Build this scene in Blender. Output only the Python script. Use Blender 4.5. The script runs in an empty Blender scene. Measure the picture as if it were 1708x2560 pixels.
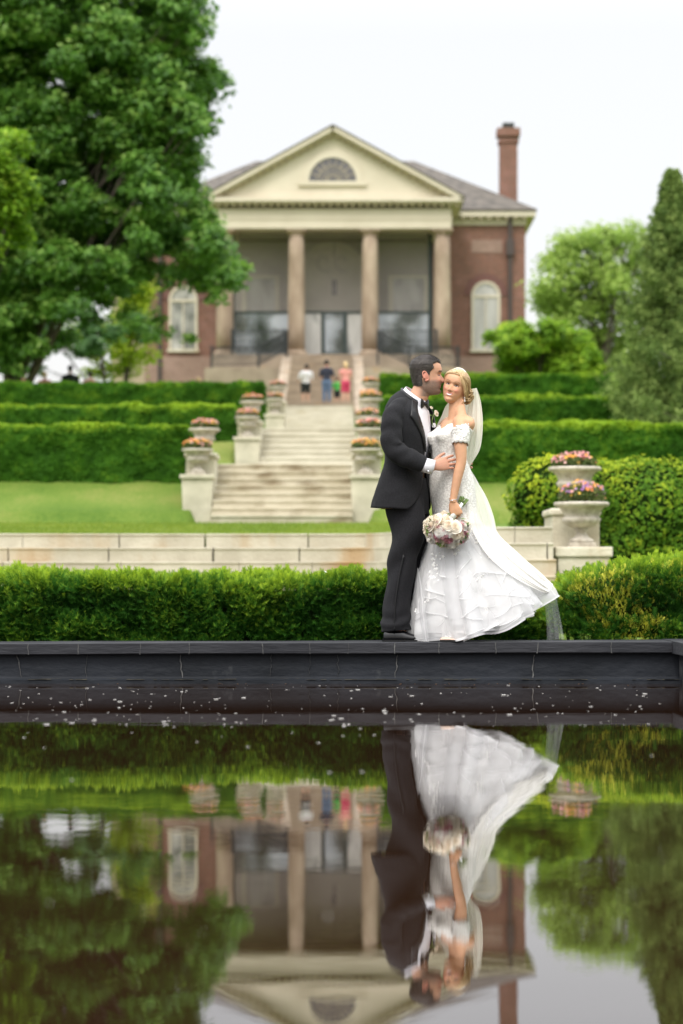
import bpy, math, random
import numpy as np
from mathutils import Vector, Matrix, kdtree

# ------------------------------------------------------------------ camera, sky, sun
scene = bpy.context.scene
F_PX, HY, CX, CZ = 6044.0, 1446.0, 854.0, 0.6625     # focal length in photo pixels, horizon row, centre column, lens height
cam_d = bpy.data.cameras.new("camera"); cam = bpy.data.objects.new("camera", cam_d)
scene.collection.objects.link(cam); scene.camera = cam
cam.location = (0, 0, CZ); cam.rotation_euler = (math.radians(90), 0, 0)
cam_d.sensor_fit = 'VERTICAL'; cam_d.sensor_height = 36; cam_d.sensor_width = 24; cam_d.lens = 85
cam_d.shift_y = (HY - 1280) / 2560
cam_d.clip_start = 0.1; cam_d.clip_end = 3000
cam_d.dof.use_dof = True; cam_d.dof.focus_distance = 15.5; cam_d.dof.aperture_fstop = 2.2
scene.render.resolution_x = 683; scene.render.resolution_y = 1024
scene.view_settings.view_transform = 'Standard'; scene.view_settings.look = 'None'
scene.view_settings.exposure = 0.0; scene.view_settings.gamma = 1
scene.cycles.use_denoising = True
scene.cycles.max_bounces = 8; scene.cycles.transparent_max_bounces = 24
scene.cycles.caustics_reflective = False; scene.cycles.caustics_refractive = False
scene.cycles.sample_clamp_indirect = 6

SUN_EL, SUN_AZ = math.radians(52), math.radians(200)   # azimuth clockwise from +Y: behind the camera, a little left
world = bpy.data.worlds.new("World"); scene.world = world; world.use_nodes = True
nt = world.node_tree; nt.nodes.clear()
wo = nt.nodes.new('ShaderNodeOutputWorld')
sky = nt.nodes.new('ShaderNodeTexSky'); sky.sky_type = 'NISHITA'; sky.sun_disc = False
sky.sun_elevation = SUN_EL; sky.sun_rotation = SUN_AZ; sky.air_density = 1.0; sky.dust_density = 4.0
bg1 = nt.nodes.new('ShaderNodeBackground'); bg1.inputs[1].default_value = 0.05
nt.links.new(sky.outputs[0], bg1.inputs[0])
bg2 = nt.nodes.new('ShaderNodeBackground'); bg2.inputs[1].default_value = 1.0
tc = nt.nodes.new('ShaderNodeTexCoord'); sep = nt.nodes.new('ShaderNodeSeparateXYZ')
nt.links.new(tc.outputs['Generated'], sep.inputs[0])
rmp = nt.nodes.new('ShaderNodeValToRGB')                # overcast: brighter overhead than at the horizon
rmp.color_ramp.elements[0].position = 0.22; rmp.color_ramp.elements[0].color = (0.86, 0.84, 0.825, 1)
rmp.color_ramp.elements[1].position = 0.80; rmp.color_ramp.elements[1].color = (3.0, 3.02, 3.05, 1)
nt.links.new(sep.outputs[2], rmp.inputs[0]); nt.links.new(rmp.outputs[0], bg2.inputs[0])
ash = nt.nodes.new('ShaderNodeAddShader')
nt.links.new(bg1.outputs[0], ash.inputs[0]); nt.links.new(bg2.outputs[0], ash.inputs[1])
nt.links.new(ash.outputs[0], wo.inputs[0])
sun_d = bpy.data.lights.new("sun", 'SUN'); sun_d.energy = 1.5; sun_d.angle = math.radians(14); sun_d.color = (1.0, 0.96, 0.9)
sun = bpy.data.objects.new("sun", sun_d); scene.collection.objects.link(sun); sun.location = (-20, -40, 60)
sd = Vector((math.sin(SUN_AZ)*math.cos(SUN_EL), math.cos(SUN_AZ)*math.cos(SUN_EL), math.sin(SUN_EL)))
sun.rotation_euler = sd.to_track_quat('Z', 'Y').to_euler()

# ------------------------------------------------------------------ helpers
C = scene.collection
rng = np.random.default_rng(7); random.seed(7)
PI = math.pi
def S(D): return F_PX / D
def PX(px, D): return (px - CX) / F_PX * D
def PZ(py, D): return CZ + (HY - py) / F_PX * D
K = 1.0893                                              # the full view of the photo was read at 1568 px wide
def DX(dx, D): return PX(dx * K, D)
def DZ(dy, D): return PZ(dy * K, D)
def sst(a, b, x):
    t = np.clip((x - a) / (b - a), 0, 1); return t * t * (3 - 2 * t)

_T = np.random.default_rng(99).random(65536); _PM = np.random.default_rng(98).permutation(65536)
def _hash(i, j, k, s):
    return _T[_PM[(_PM[(_PM[(i + 131*s) & 65535] + j) & 65535] + k) & 65535]]
def vnoise(P, sc=1.0, seed=0):
    """value noise -1..1 at points P (n,3)"""
    P = np.asarray(P, float) * sc
    I = np.floor(P).astype(np.int64); f = P - I; f = f * f * (3 - 2 * f)
    r = 0
    for a in (0, 1):
        for b in (0, 1):
            for c in (0, 1):
                w = (f[:, 0] if a else 1 - f[:, 0]) * (f[:, 1] if b else 1 - f[:, 1]) * (f[:, 2] if c else 1 - f[:, 2])
                r = r + w * _hash(I[:, 0] + a, I[:, 1] + b, I[:, 2] + c, seed)
    return r * 2 - 1
def fbm(P, sc=1.0, seed=0, oc=3):
    r = 0; a = 1; t = 0
    for o in range(oc):
        r = r + a * vnoise(P, sc * 2 ** o, seed + o); t += a; a *= .5
    return r / t

def wl(o):
    v = Vector((0, 0, 0))
    while o is not None:
        v = v + o.location; o = o.parent
    return np.array(v)
def tag(o, label=None, cat=None, group=None, kind=None):
    if label: o["label"] = label
    if cat: o["category"] = cat
    if group: o["group"] = group
    if kind: o["kind"] = kind
    return o
def thing(name, loc, label, cat, group=None):
    o = bpy.data.objects.new(name, None); C.objects.link(o); o.location = loc
    o.empty_display_size = 0.2
    return tag(o, label, cat, group)

class MB:
    def __init__(s): s.V = []; s.n = 0; s.F = []
    def add(s, V, Fc, mat=0, tint=0.5):
        V = np.asarray(V, float).reshape(-1, 3); Fc = np.asarray(Fc, np.int64)
        s.F.append((Fc + s.n, mat, np.broadcast_to(np.asarray(tint, float), (len(Fc),)).copy()))
        s.V.append(V); s.n += len(V); return s
    def addl(s, V, faces, mat=0, tint=0.5):                 # ragged python list of faces
        by = {}
        for f in faces: by.setdefault(len(f), []).append(f)
        first = True; n0 = s.n
        s.V.append(np.asarray(V, float).reshape(-1, 3)); s.n += len(V)
        for k, fs in by.items():
            a = np.asarray(fs, np.int64) + n0
            s.F.append((a, mat, np.full(len(a), tint)))
        return s
    def ext(s, vf, mat=0, tint=0.5):
        V, faces = vf
        if isinstance(faces, np.ndarray): return s.add(V, faces, mat, tint)
        return s.addl(V, faces, mat, tint)
    def verts(s): return np.concatenate(s.V)
    def build(s, name, mats, parent=None, smooth=True, col=None, base=None):
        V = np.concatenate(s.V)
        me = bpy.data.meshes.new(name)
        if parent is not None: off = wl(parent)
        elif base is not None: off = np.array(base, float)
        else:
            mn, mx = V.min(0), V.max(0); off = np.array([(mn[0]+mx[0])/2, (mn[1]+mx[1])/2, mn[2]])
        me.vertices.add(len(V)); me.vertices.foreach_set("co", (V - off).astype(np.float32).ravel())
        li = np.concatenate([f.ravel() for f, _, _ in s.F])
        cnt = np.concatenate([np.full(len(f), f.shape[1]) for f, _, _ in s.F])
        st = np.concatenate([[0], np.cumsum(cnt)[:-1]])
        me.loops.add(len(li)); me.loops.foreach_set("vertex_index", li.astype(np.int32))
        me.polygons.add(len(cnt)); me.polygons.foreach_set("loop_start", st.astype(np.int32))
        me.polygons.foreach_set("material_index", np.concatenate([np.full(len(f), m) for f, m, _ in s.F]).astype(np.int32))
        me.polygons.foreach_set("use_smooth", np.full(len(cnt), smooth))
        me.update(calc_edges=True)
        a = me.attributes.new("tint", 'FLOAT', 'FACE')
        a.data.foreach_set("value", np.concatenate([t for _, _, t in s.F]).astype(np.float32))
        if col is not None:
            ca = me.attributes.new("col", 'FLOAT_COLOR', 'POINT')
            ca.data.foreach_set("color", np.concatenate([col, np.ones((len(col), 1))], 1).astype(np.float32).ravel())
        me.validate()
        for m in (mats if isinstance(mats, (list, tuple)) else [mats]): me.materials.append(m)
        o = bpy.data.objects.new(name, me); C.objects.link(o)
        if parent is not None: o.parent = parent
        else: o.location = off
        return o

def box(x0, x1, y0, y1, z0, z1):
    V = [(x0,y0,z0),(x1,y0,z0),(x1,y1,z0),(x0,y1,z0),(x0,y0,z1),(x1,y0,z1),(x1,y1,z1),(x0,y1,z1)]
    Fc = [(0,3,2,1),(4,5,6,7),(0,1,5,4),(1,2,6,5),(2,3,7,6),(3,0,4,7)]
    return np.array(V, float), np.array(Fc)
def frustum(cx, cy, z0, z1, hx0, hy0, hx1, hy1):
    V = [(cx-hx0,cy-hy0,z0),(cx+hx0,cy-hy0,z0),(cx+hx0,cy+hy0,z0),(cx-hx0,cy+hy0,z0),
         (cx-hx1,cy-hy1,z1),(cx+hx1,cy-hy1,z1),(cx+hx1,cy+hy1,z1),(cx-hx1,cy+hy1,z1)]
    return np.array(V, float), box(0,1,0,1,0,1)[1]
def beam(p, q, w, h):
    """bar between two points, w across, h upright-ish"""
    p, q = np.array(p, float), np.array(q, float); d = q - p; d /= np.linalg.norm(d)
    up = np.array([0, 0, 1.0]) if abs(d[2]) < .95 else np.array([0, 1.0, 0])
    s = np.cross(d, up); s /= np.linalg.norm(s); u = np.cross(s, d)
    V = []
    for c in (p, q):
        for a, b in ((-1,-1),(1,-1),(1,1),(-1,1)): V.append(c + s*a*w/2 + u*b*h/2)
    Fc = [(0,1,2,3),(7,6,5,4),(0,4,5,1),(1,5,6,2),(2,6,7,3),(3,7,4,0)]
    return np.array(V), np.array(Fc)
def frames(pts, up=None):
    pts = np.asarray(pts, float); n = len(pts)
    T = np.gradient(pts, axis=0); T /= np.linalg.norm(T, axis=1)[:, None] + 1e-12
    U = np.zeros_like(pts); ref = np.array(up if up is not None else ([0,0,1] if abs(T[0][2]) < .9 else [1,0,0]), float)
    u = ref - T[0]*np.dot(ref, T[0]); u /= np.linalg.norm(u)
    for i in range(n):
        u = u - T[i]*np.dot(u, T[i]); u /= np.linalg.norm(u) + 1e-12; U[i] = u
    return pts, T, U, np.cross(T, U)
def tube(pts, r, n=10, cap=True, r2=None, up=None):
    """tube through pts; r radius (or list) along the frame's U, r2 along its W"""
    pts, T, U, W = frames(pts, up); m = len(pts)
    r = np.broadcast_to(np.asarray(r, float), (m,)); r2 = r if r2 is None else np.broadcast_to(np.asarray(r2, float), (m,))
    a = np.arange(n) * 2*PI/n
    V = pts[:, None] + U[:, None]*(r[:, None]*np.cos(a))[..., None] + W[:, None]*(r2[:, None]*np.sin(a))[..., None]
    return ringmesh(V, cap)
def ringmesh(V, cap=True, closed=True):
    """V (m,n,3) rings -> verts, faces"""
    V = np.asarray(V, float); m, n = V.shape[:2]
    i = np.arange(m-1)[:, None]*n; j = np.arange(n if closed else n-1)[None]; k = (j+1) % n
    Q = np.stack([i+j, i+k, i+n+k, i+n+j], -1).reshape(-1, 4)
    P = V.reshape(-1, 3)
    if not cap: return P, Q
    c0, c1 = len(P), len(P)+1
    P = np.concatenate([P, [V[0].mean(0), V[-1].mean(0)]])
    jj = np.arange(n); kk = (jj+1) % n
    t0 = np.stack([np.full(n, c0), kk, jj], -1); t1 = np.stack([np.full(n, c1), (m-1)*n+jj, (m-1)*n+kk], -1)
    return P, [tuple(q) for q in Q] + [tuple(t) for t in t0] + [tuple(t) for t in t1]
def spline(pts, n):
    """Catmull-Rom resample rows of pts to n"""
    P = np.asarray(pts, float); m = len(P)
    E = np.concatenate([[2*P[0]-P[1]], P, [2*P[-1]-P[-2]]]); t = np.linspace(0, m-1-1e-9, n); i = t.astype(int); f = (t-i)[:, None]
    p0, p1, p2, p3 = E[i], E[i+1], E[i+2], E[i+3]
    return .5*((2*p1)+(-p0+p2)*f+(2*p0-5*p1+4*p2-p3)*f**2+(-p0+3*p1-3*p2+p3)*f**3)
def lathe(prof, n=48, c=(0,0,0), flute=None):
    """prof: list (r,z); flute(r,z,a) -> radius"""
    prof = np.asarray(prof, float); a = np.arange(n)*2*PI/n
    V = np.zeros((len(prof), n, 3))
    for i, (r, z) in enumerate(prof):
        rr = r*np.ones(n) if flute is None else flute(i, r, z, a)
        V[i, :, 0] = rr*np.cos(a)+c[0]; V[i, :, 1] = rr*np.sin(a)+c[1]; V[i, :, 2] = z+c[2]
    return ringmesh(V, True)
def ball(c, r, nu=16, nv=10, disp=None):
    c = np.array(c, float); r = np.broadcast_to(np.asarray(r, float), (3,))
    th = np.linspace(.02, PI-.02, nv); a = np.arange(nu)*2*PI/nu
    D = np.stack([np.sin(th)[:, None]*np.cos(a), np.sin(th)[:, None]*np.sin(a), np.cos(th)[:, None]*np.ones(nu)], -1)
    return ringmesh(c + D[::-1]*r, True)
def prism(poly, y0, y1):
    """outline in x,z extruded along y"""
    n = len(poly); V = [(x, y0, z) for x, z in poly] + [(x, y1, z) for x, z in poly]
    Fc = [tuple(range(n)), tuple(range(2*n-1, n-1, -1))] + [(i, i+n, (i+1) % n + n, (i+1) % n) for i in range(n)]
    return V, Fc
def laplace(V, q, mask, it=20, lam=.5):
    """smooth vertices where mask>0 (0..1)"""
    e = np.concatenate([q[:, [0, 1]], q[:, [1, 2]], q[:, [2, 3]], q[:, [3, 0]]]); e = np.concatenate([e, e[:, ::-1]]); n = len(V)
    cnt = np.bincount(e[:, 0], minlength=n)[:, None]+1e-9; V = V.copy()
    for _ in range(it):
        s = np.stack([np.bincount(e[:, 0], weights=V[e[:, 1], k], minlength=n) for k in range(3)], 1)/cnt
        V += (s-V)*(mask*lam)[:, None]*(cnt > .5)
    return V
def merge_into(o, src):
    import bmesh
    bm = bmesh.new(); bm.from_mesh(o.data); k = len(o.data.materials); nf = len(bm.faces); bm.from_mesh(src.data); bm.faces.ensure_lookup_table()
    for i in range(nf, len(bm.faces)): bm.faces[i].material_index = k
    bm.to_mesh(o.data); bm.free(); o.data.materials.append(src.data.materials[0]); me = src.data; bpy.data.objects.remove(src); bpy.data.meshes.remove(me)
def bevel(o, w=.01, seg=2):
    m = o.modifiers.new("bevel", 'BEVEL'); m.width = w; m.segments = seg; m.limit_method = 'ANGLE'; return o

# ------------------------------------------------------------------ materials
def mat(name, col, col2=None, scale=4, detail=5, rough=.8, bump=0, bscale=40, tint=None, transl=0, alpha=None,
        metal=0, spec=.5, stretch=(1,1,1), attr=False, sheen=0, ramp=(.35,.65), coat=0, sss=0, bstretch=None, spots=None):
    m = bpy.data.materials.new(name); m.use_nodes = True; t = m.node_tree; N = t.nodes; L = t.links
    b = N["Principled BSDF"]; out = N["Material Output"]
    b.inputs["Roughness"].default_value = rough; b.inputs["Metallic"].default_value = metal
    b.inputs["Specular IOR Level"].default_value = spec
    if sheen: b.inputs["Sheen Weight"].default_value = sheen
    if coat: b.inputs["Coat Weight"].default_value = coat; b.inputs["Coat Roughness"].default_value = .08
    if sss:
        b.inputs["Subsurface Weight"].default_value = sss; b.inputs["Subsurface Radius"].default_value = (.02, .008, .004); b.inputs["Subsurface Scale"].default_value = .5
    tcn = N.new('ShaderNodeTexCoord'); mp = N.new('ShaderNodeMapping'); mp.inputs['Scale'].default_value = stretch
    L.new(tcn.outputs['Object'], mp.inputs[0])
    cur = None
    if attr:
        an = N.new('ShaderNodeAttribute'); an.attribute_name = "col"; cur = an.outputs['Color']
    elif tint is not None:
        an = N.new('ShaderNodeAttribute'); an.attribute_name = "tint"
        cr = N.new('ShaderNodeValToRGB'); e = cr.color_ramp.elements
        for i, c in enumerate(tint):
            el = e[i] if i < 2 else e.new(1.0)
            el.position = i/(len(tint)-1); el.color = (*c, 1)
        e_sorted = sorted(range(len(tint)))
        L.new(an.outputs['Fac'], cr.inputs[0]); cur = cr.outputs[0]
        if len(tint) > 2:                                   # positions were set in creation order
            for i, c in enumerate(tint):
                cr.color_ramp.elements[i].position = i/(len(tint)-1)
            for i, c in enumerate(tint): cr.color_ramp.elements[i].color = (*c, 1)
    elif col2 is not None:
        nz = N.new('ShaderNodeTexNoise'); nz.inputs['Scale'].default_value = scale; nz.inputs['Detail'].default_value = detail
        L.new(mp.outputs[0], nz.inputs[0]); cr = N.new('ShaderNodeValToRGB')
        cr.color_ramp.elements[0].position = ramp[0]; cr.color_ramp.elements[1].position = ramp[1]
        cr.color_ramp.elements[0].color = (*col, 1); cr.color_ramp.elements[1].color = (*col2, 1)
        L.new(nz.outputs[0], cr.inputs[0]); cur = cr.outputs[0]
    if spots is not None:                                   # (colour, scale, threshold, stretch): stains with their own shape; on windows, painted reflections
        sc, ss, th, stt = spots
        mp3 = N.new('ShaderNodeMapping'); mp3.inputs['Scale'].default_value = stt; L.new(tcn.outputs['Object'], mp3.inputs[0])
        n3 = N.new('ShaderNodeTexNoise'); n3.inputs['Scale'].default_value = ss; n3.inputs['Detail'].default_value = 6; L.new(mp3.outputs[0], n3.inputs[0])
        c3 = N.new('ShaderNodeValToRGB'); c3.color_ramp.elements[0].position = th; c3.color_ramp.elements[1].position = th+.16
        L.new(n3.outputs[0], c3.inputs[0]); mx = N.new('ShaderNodeMix'); mx.data_type = 'RGBA'
        L.new(c3.outputs[0], mx.inputs[0])
        if cur is not None: L.new(cur, mx.inputs[6])
        else: mx.inputs[6].default_value = (*col, 1)
        mx.inputs[7].default_value = (*sc, 1); cur = mx.outputs[2]
    if cur is not None: L.new(cur, b.inputs["Base Color"])
    else: b.inputs["Base Color"].default_value = (*col, 1)
    if bump:
        mp2 = N.new('ShaderNodeMapping'); mp2.inputs['Scale'].default_value = bstretch or stretch; L.new(tcn.outputs['Object'], mp2.inputs[0])
        n2 = N.new('ShaderNodeTexNoise'); n2.inputs['Scale'].default_value = bscale; n2.inputs['Detail'].default_value = 4
        L.new(mp2.outputs[0], n2.inputs[0]); bp = N.new('ShaderNodeBump'); bp.inputs['Strength'].default_value = 1; bp.inputs['Distance'].default_value = bump
        L.new(n2.outputs[0], bp.inputs['Height']); L.new(bp.outputs[0], b.inputs['Normal'])
    sh = b.outputs[0]
    if transl:
        tr = N.new('ShaderNodeBsdfTranslucent')
        if cur is not None: L.new(cur, tr.inputs[0])
        else: tr.inputs[0].default_value = (*col, 1)
        mxs = N.new('ShaderNodeMixShader'); mxs.inputs[0].default_value = transl
        L.new(sh, mxs.inputs[1]); L.new(tr.outputs[0], mxs.inputs[2]); sh = mxs.outputs[0]
    if alpha is not None:
        tp = N.new('ShaderNodeBsdfTransparent'); mxa = N.new('ShaderNodeMixShader'); mxa.inputs[0].default_value = alpha
        L.new(tp.outputs[0], mxa.inputs[1]); L.new(sh, mxa.inputs[2]); sh = mxa.outputs[0]
    L.new(sh, out.inputs[0]); return m

M = {}
M['stone'] = mat('limestone', (.50,.45,.34), (.66,.61,.49), 3, rough=.9, bump=.01, bscale=30, spots=((.40,.27,.13), 1.6, .60, (1,1,.35)))
M['stone_wall'] = mat('limestone_blocks', (.40,.365,.28), (.52,.485,.385), 2, rough=.9, bump=.01, bscale=25, spots=((.36,.23,.10), 1.2, .56, (.8,1,.22)))
M['step'] = mat('step_stone', (.42,.375,.27), (.54,.495,.385), 2.5, rough=.9, bump=.01, bscale=25, spots=((.27,.22,.14), 1.6, .50, (1,.3,2.6)))
M['step_top'] = mat('pale_step_stone', (.46,.43,.335), (.56,.53,.43), 2.5, rough=.9, spots=((.42,.36,.22), 1.2, .6, (1,1,1)))
M['urn'] = mat('weathered_urn_stone', (.34,.30,.24), (.56,.51,.43), 9, rough=.92, bump=.006, bscale=60, spots=((.20,.18,.14), 5, .60, (1,1,.4)))
M['pier'] = mat('pier_stone', (.44,.41,.31), (.58,.54,.42), 3, rough=.92, bump=.008, bscale=40, spots=((.30,.31,.20), 2.2, .62, (1,1,.5)))
M['brown_stone'] = mat('brown_sandstone', (.26,.205,.15), (.38,.31,.23), 1.2, rough=.9, bump=.01, bscale=20, spots=((.45,.27,.10), 1.0, .62, (1,1,2)))
M['column'] = mat('sandstone_column', (.27,.20,.14), (.43,.34,.25), 1.5, rough=.9, stretch=(1,1,.4), bump=.01, bscale=15)
M['cream'] = mat('cream_paint', (.58,.52,.40), (.64,.58,.455), .8, rough=.6)
M['cream_dark'] = mat('cream_trim', (.40,.335,.23), (.46,.39,.27), .8, rough=.6)
M['stucco'] = mat('taupe_stucco', (.36,.32,.285), (.46,.41,.37), .7, rough=.95)
M['stucco_pale'] = mat('pale_stucco', (.56,.50,.42), (.66,.60,.50), .9, rough=.95)
M['iron'] = mat('dark_iron', (.018,.022,.022), rough=.55)
M['frame_dark'] = mat('dark_green_frame', (.02,.035,.032), rough=.5)
M['slate'] = mat('grey_shingle', (.065,.057,.048), (.13,.112,.092), 2.2, rough=.85, bump=.03, bscale=6, bstretch=(1,1,5))
M['glass'] = mat('window_glass', (.07,.07,.075), (.13,.12,.12), .6, rough=.08, spec=1.0)
M['curtain'] = mat('pale_curtain_painted_reflection', (.38,.37,.34), (.54,.53,.50), .9, rough=.12, spec=.8, stretch=(2,1,.5), spots=((.10,.11,.10), 1.1, .54, (1,1,.5)))  # pale curtain tone; the dark patches are reflections painted into it
M['soil'] = mat('soil', (.04,.028,.018), (.07,.05,.03), 12, rough=1)
M['lead'] = mat('dark_downpipe', (.06,.045,.04), rough=.6)
M['bark'] = mat('bark', (.05,.04,.03), (.11,.09,.07), 6, rough=.95, bump=.02, bscale=15, stretch=(1,1,.3))

def brick_mat(name, c1, c2, mortar, sc=1.0):
    m = bpy.data.materials.new(name); m.use_nodes = True; t = m.node_tree; N = t.nodes; L = t.links; b = N["Principled BSDF"]
    b.inputs['Roughness'].default_value = .9
    tcn = N.new('ShaderNodeTexCoord'); mp = N.new('ShaderNodeMapping'); mp.inputs['Rotation'].default_value = (PI/2, 0, 0)
    L.new(tcn.outputs['Object'], mp.inputs[0])
    br = N.new('ShaderNodeTexBrick'); br.inputs['Scale'].default_value = 1; br.inputs['Brick Width'].default_value = .22; br.inputs['Row Height'].default_value = .075
    br.inputs['Mortar Size'].default_value = .012; br.inputs['Color1'].default_value = (*c1, 1); br.inputs['Color2'].default_value = (*c2, 1); br.inputs['Mortar'].default_value = (*mortar, 1)
    br.inputs['Bias'].default_value = 0
    L.new(mp.outputs[0], br.inputs[0])
    nz = N.new('ShaderNodeTexNoise'); nz.inputs['Scale'].default_value = .9; nz.inputs['Detail'].default_value = 8; nz.inputs['Roughness'].default_value = .7; L.new(tcn.outputs['Object'], nz.inputs[0])
    cr = N.new('ShaderNodeValToRGB'); cr.color_ramp.elements[0].position = .50; cr.color_ramp.elements[1].position = .80
    L.new(nz.outputs[0], cr.inputs[0])
    mx = N.new('ShaderNodeMix'); mx.data_type = 'RGBA'; L.new(cr.outputs[0], mx.inputs[0]); L.new(br.outputs[0], mx.inputs[6]); mx.inputs[7].default_value = (*[min(1, a*1.0+.09) for a in c2], 1)
    L.new(mx.outputs[2], b.inputs['Base Color']); return m
M['brick'] = brick_mat('red_brick', (.14,.052,.036), (.24,.09,.060), (.22,.165,.125))
M['brick_pale'] = brick_mat('pale_red_brick', (.22,.12,.09), (.31,.18,.14), (.32,.26,.21))

def grass_mat():
    m = bpy.data.materials.new('lawn_grass'); m.use_nodes = True; t = m.node_tree; N = t.nodes; L = t.links; b = N["Principled BSDF"]
    b.inputs['Roughness'].default_value = .9; b.inputs['Specular IOR Level'].default_value = .2
    tcn = N.new('ShaderNodeTexCoord')
    a = N.new('ShaderNodeTexNoise'); a.inputs['Scale'].default_value = .55; a.inputs['Detail'].default_value = 4; L.new(tcn.outputs['Object'], a.inputs[0])
    f = N.new('ShaderNodeTexNoise'); f.inputs['Scale'].default_value = 14; f.inputs['Detail'].default_value = 6; f.inputs['Roughness'].default_value = .7; L.new(tcn.outputs['Object'], f.inputs[0])
    cr = N.new('ShaderNodeValToRGB'); e = cr.color_ramp.elements
    e[0].position = .36; e[0].color = (.060,.125,.012, 1); e[1].position = .68; e[1].color = (.22,.225,.06, 1)
    x = e.new(.5); x.color = (.115,.18,.024, 1)
    mt = N.new('ShaderNodeMix'); mt.inputs[0].default_value = .42; L.new(a.outputs[0], mt.inputs[2]); L.new(f.outputs[0], mt.inputs[3])
    L.new(mt.outputs[0], cr.inputs[0]); L.new(cr.outputs[0], b.inputs['Base Color'])
    bp = N.new('ShaderNodeBump'); bp.inputs['Distance'].default_value = .04; L.new(f.outputs[0], bp.inputs['Height']); L.new(bp.outputs[0], b.inputs['Normal'])
    return m
M['grass'] = grass_mat()
def leafmat(name, dark, mid, light, tr=.35, rough=.55, spec=.35):
    return mat(name, mid, tint=[dark, mid, light], transl=tr, rough=rough, spec=spec)
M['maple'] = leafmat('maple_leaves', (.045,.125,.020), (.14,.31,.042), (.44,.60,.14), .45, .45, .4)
M['maple_b'] = leafmat('bluish_maple_leaves', (.05,.12,.04), (.10,.23,.06), (.20,.36,.10), .4, .5, .3)
M['yellow_leaf'] = leafmat('young_yellow_leaves', (.16,.26,.02), (.32,.44,.03), (.52,.58,.06), .5, .6, .15)
M['lime_leaf'] = leafmat('lime_green_leaves', (.07,.17,.012), (.20,.36,.022), (.46,.58,.06), .4, .6, .15)
M['airy_leaf'] = leafmat('light_green_leaves', (.19,.30,.06), (.33,.47,.10), (.52,.63,.18), .45, .6, .15)
M['conifer'] = leafmat('conifer_sprays', (.06,.11,.032), (.15,.23,.055), (.34,.43,.13), .25, .7, .1)
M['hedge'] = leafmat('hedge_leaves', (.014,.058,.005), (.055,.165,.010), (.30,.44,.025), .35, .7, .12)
M['hedge_y'] = leafmat('golden_tipped_hedge_leaves', (.018,.065,.008), (.10,.22,.014), (.56,.62,.035), .35, .7, .12)
M['yew'] = leafmat('yew_needles', (.009,.048,.009), (.050,.165,.018), (.40,.55,.035), .3, .6, .15)
M['yew_y'] = leafmat('golden_yew_needles', (.04,.09,.008), (.40,.42,.04), (.92,.88,.14), .3, .6, .15)
M['core'] = mat('shaded_twigs', (.008,.018,.004), (.018,.036,.008), 25, rough=1, spec=0)  # near-black colour carries the shade inside hedges and bush

# ------------------------------------------------------------------ foliage
def rand_unit(n):
    v = rng.normal(size=(n, 3)); return v / np.linalg.norm(v, axis=1)[:, None]
def leaf_quads(P, Nn, size, aspect=.65):
    """diamond leaves at P facing Nn"""
    n = len(P); Nn = Nn/np.linalg.norm(Nn, axis=1)[:, None]
    t = rand_unit(n); t -= Nn*(t*Nn).sum(1)[:, None]; t /= np.linalg.norm(t, axis=1)[:, None]+1e-9
    s = np.cross(Nn, t); sz = np.broadcast_to(size, (n,))[:, None]
    V = np.stack([P-t*sz, P+s*sz*aspect-Nn*sz*.15, P+t*sz, P-s*sz*aspect-Nn*sz*.15], 1).reshape(-1, 3)
    return V, np.arange(4*n).reshape(n, 4)
def crown(mb, lobes, n_cl, leaf, per=36, cr=.42, mi=0, shell=.55, flat=.6, tbias=0.0):
    """lobes: (x,y,z,rx,ry,rz). Leaf clusters through each lobe's outer volume."""
    L = np.array(lobes, float); vol = (L[:, 3]*L[:, 5]) ; vol /= vol.sum()
    idx = rng.choice(len(L), n_cl, p=vol)
    d = rand_unit(n_cl); rad = shell + (1-shell)*rng.random(n_cl)**.6
    c = L[idx, :3] + d*L[idx, 3:6]*rad[:, None]
    out = d.copy(); out[:, 2] += .5
    n = n_cl*per; ci = np.repeat(np.arange(n_cl), per)
    q = rand_unit(n)*(rng.random(n)**.45)[:, None]*cr*(.7+.6*rng.random(n_cl))[ci][:, None]; q[:, 2] *= flat
    q[:, 2] -= .25*(q[:, 0]**2+q[:, 1]**2)/cr              # drooping pads
    P = c[ci]+q
    nn = out[ci]*.7+rand_unit(n)*.75+np.array([0, 0, .5])
    base = rng.random(n_cl)*.5
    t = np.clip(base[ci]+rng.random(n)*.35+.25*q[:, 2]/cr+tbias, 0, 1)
    V, Fc = leaf_quads(P, nn, leaf*(.7+.6*rng.random(n)))
    mb.add(V, Fc, mi, t)
def limb(mb, a, b, r0, r1, sag=.12, mi=0, n=8):
    a, b = np.array(a, float), np.array(b, float); L = np.linalg.norm(b-a); t = np.linspace(0, 1, 7)[:, None]
    m = (a+b)/2+np.array([rng.normal()*sag*L*.5, rng.normal()*sag*L*.5, L*sag])
    P = (1-t)**2*a+2*(1-t)*t*m+t*t*b
    mb.ext(tube(P, np.linspace(r0, r1, 7), n), mi)
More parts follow.
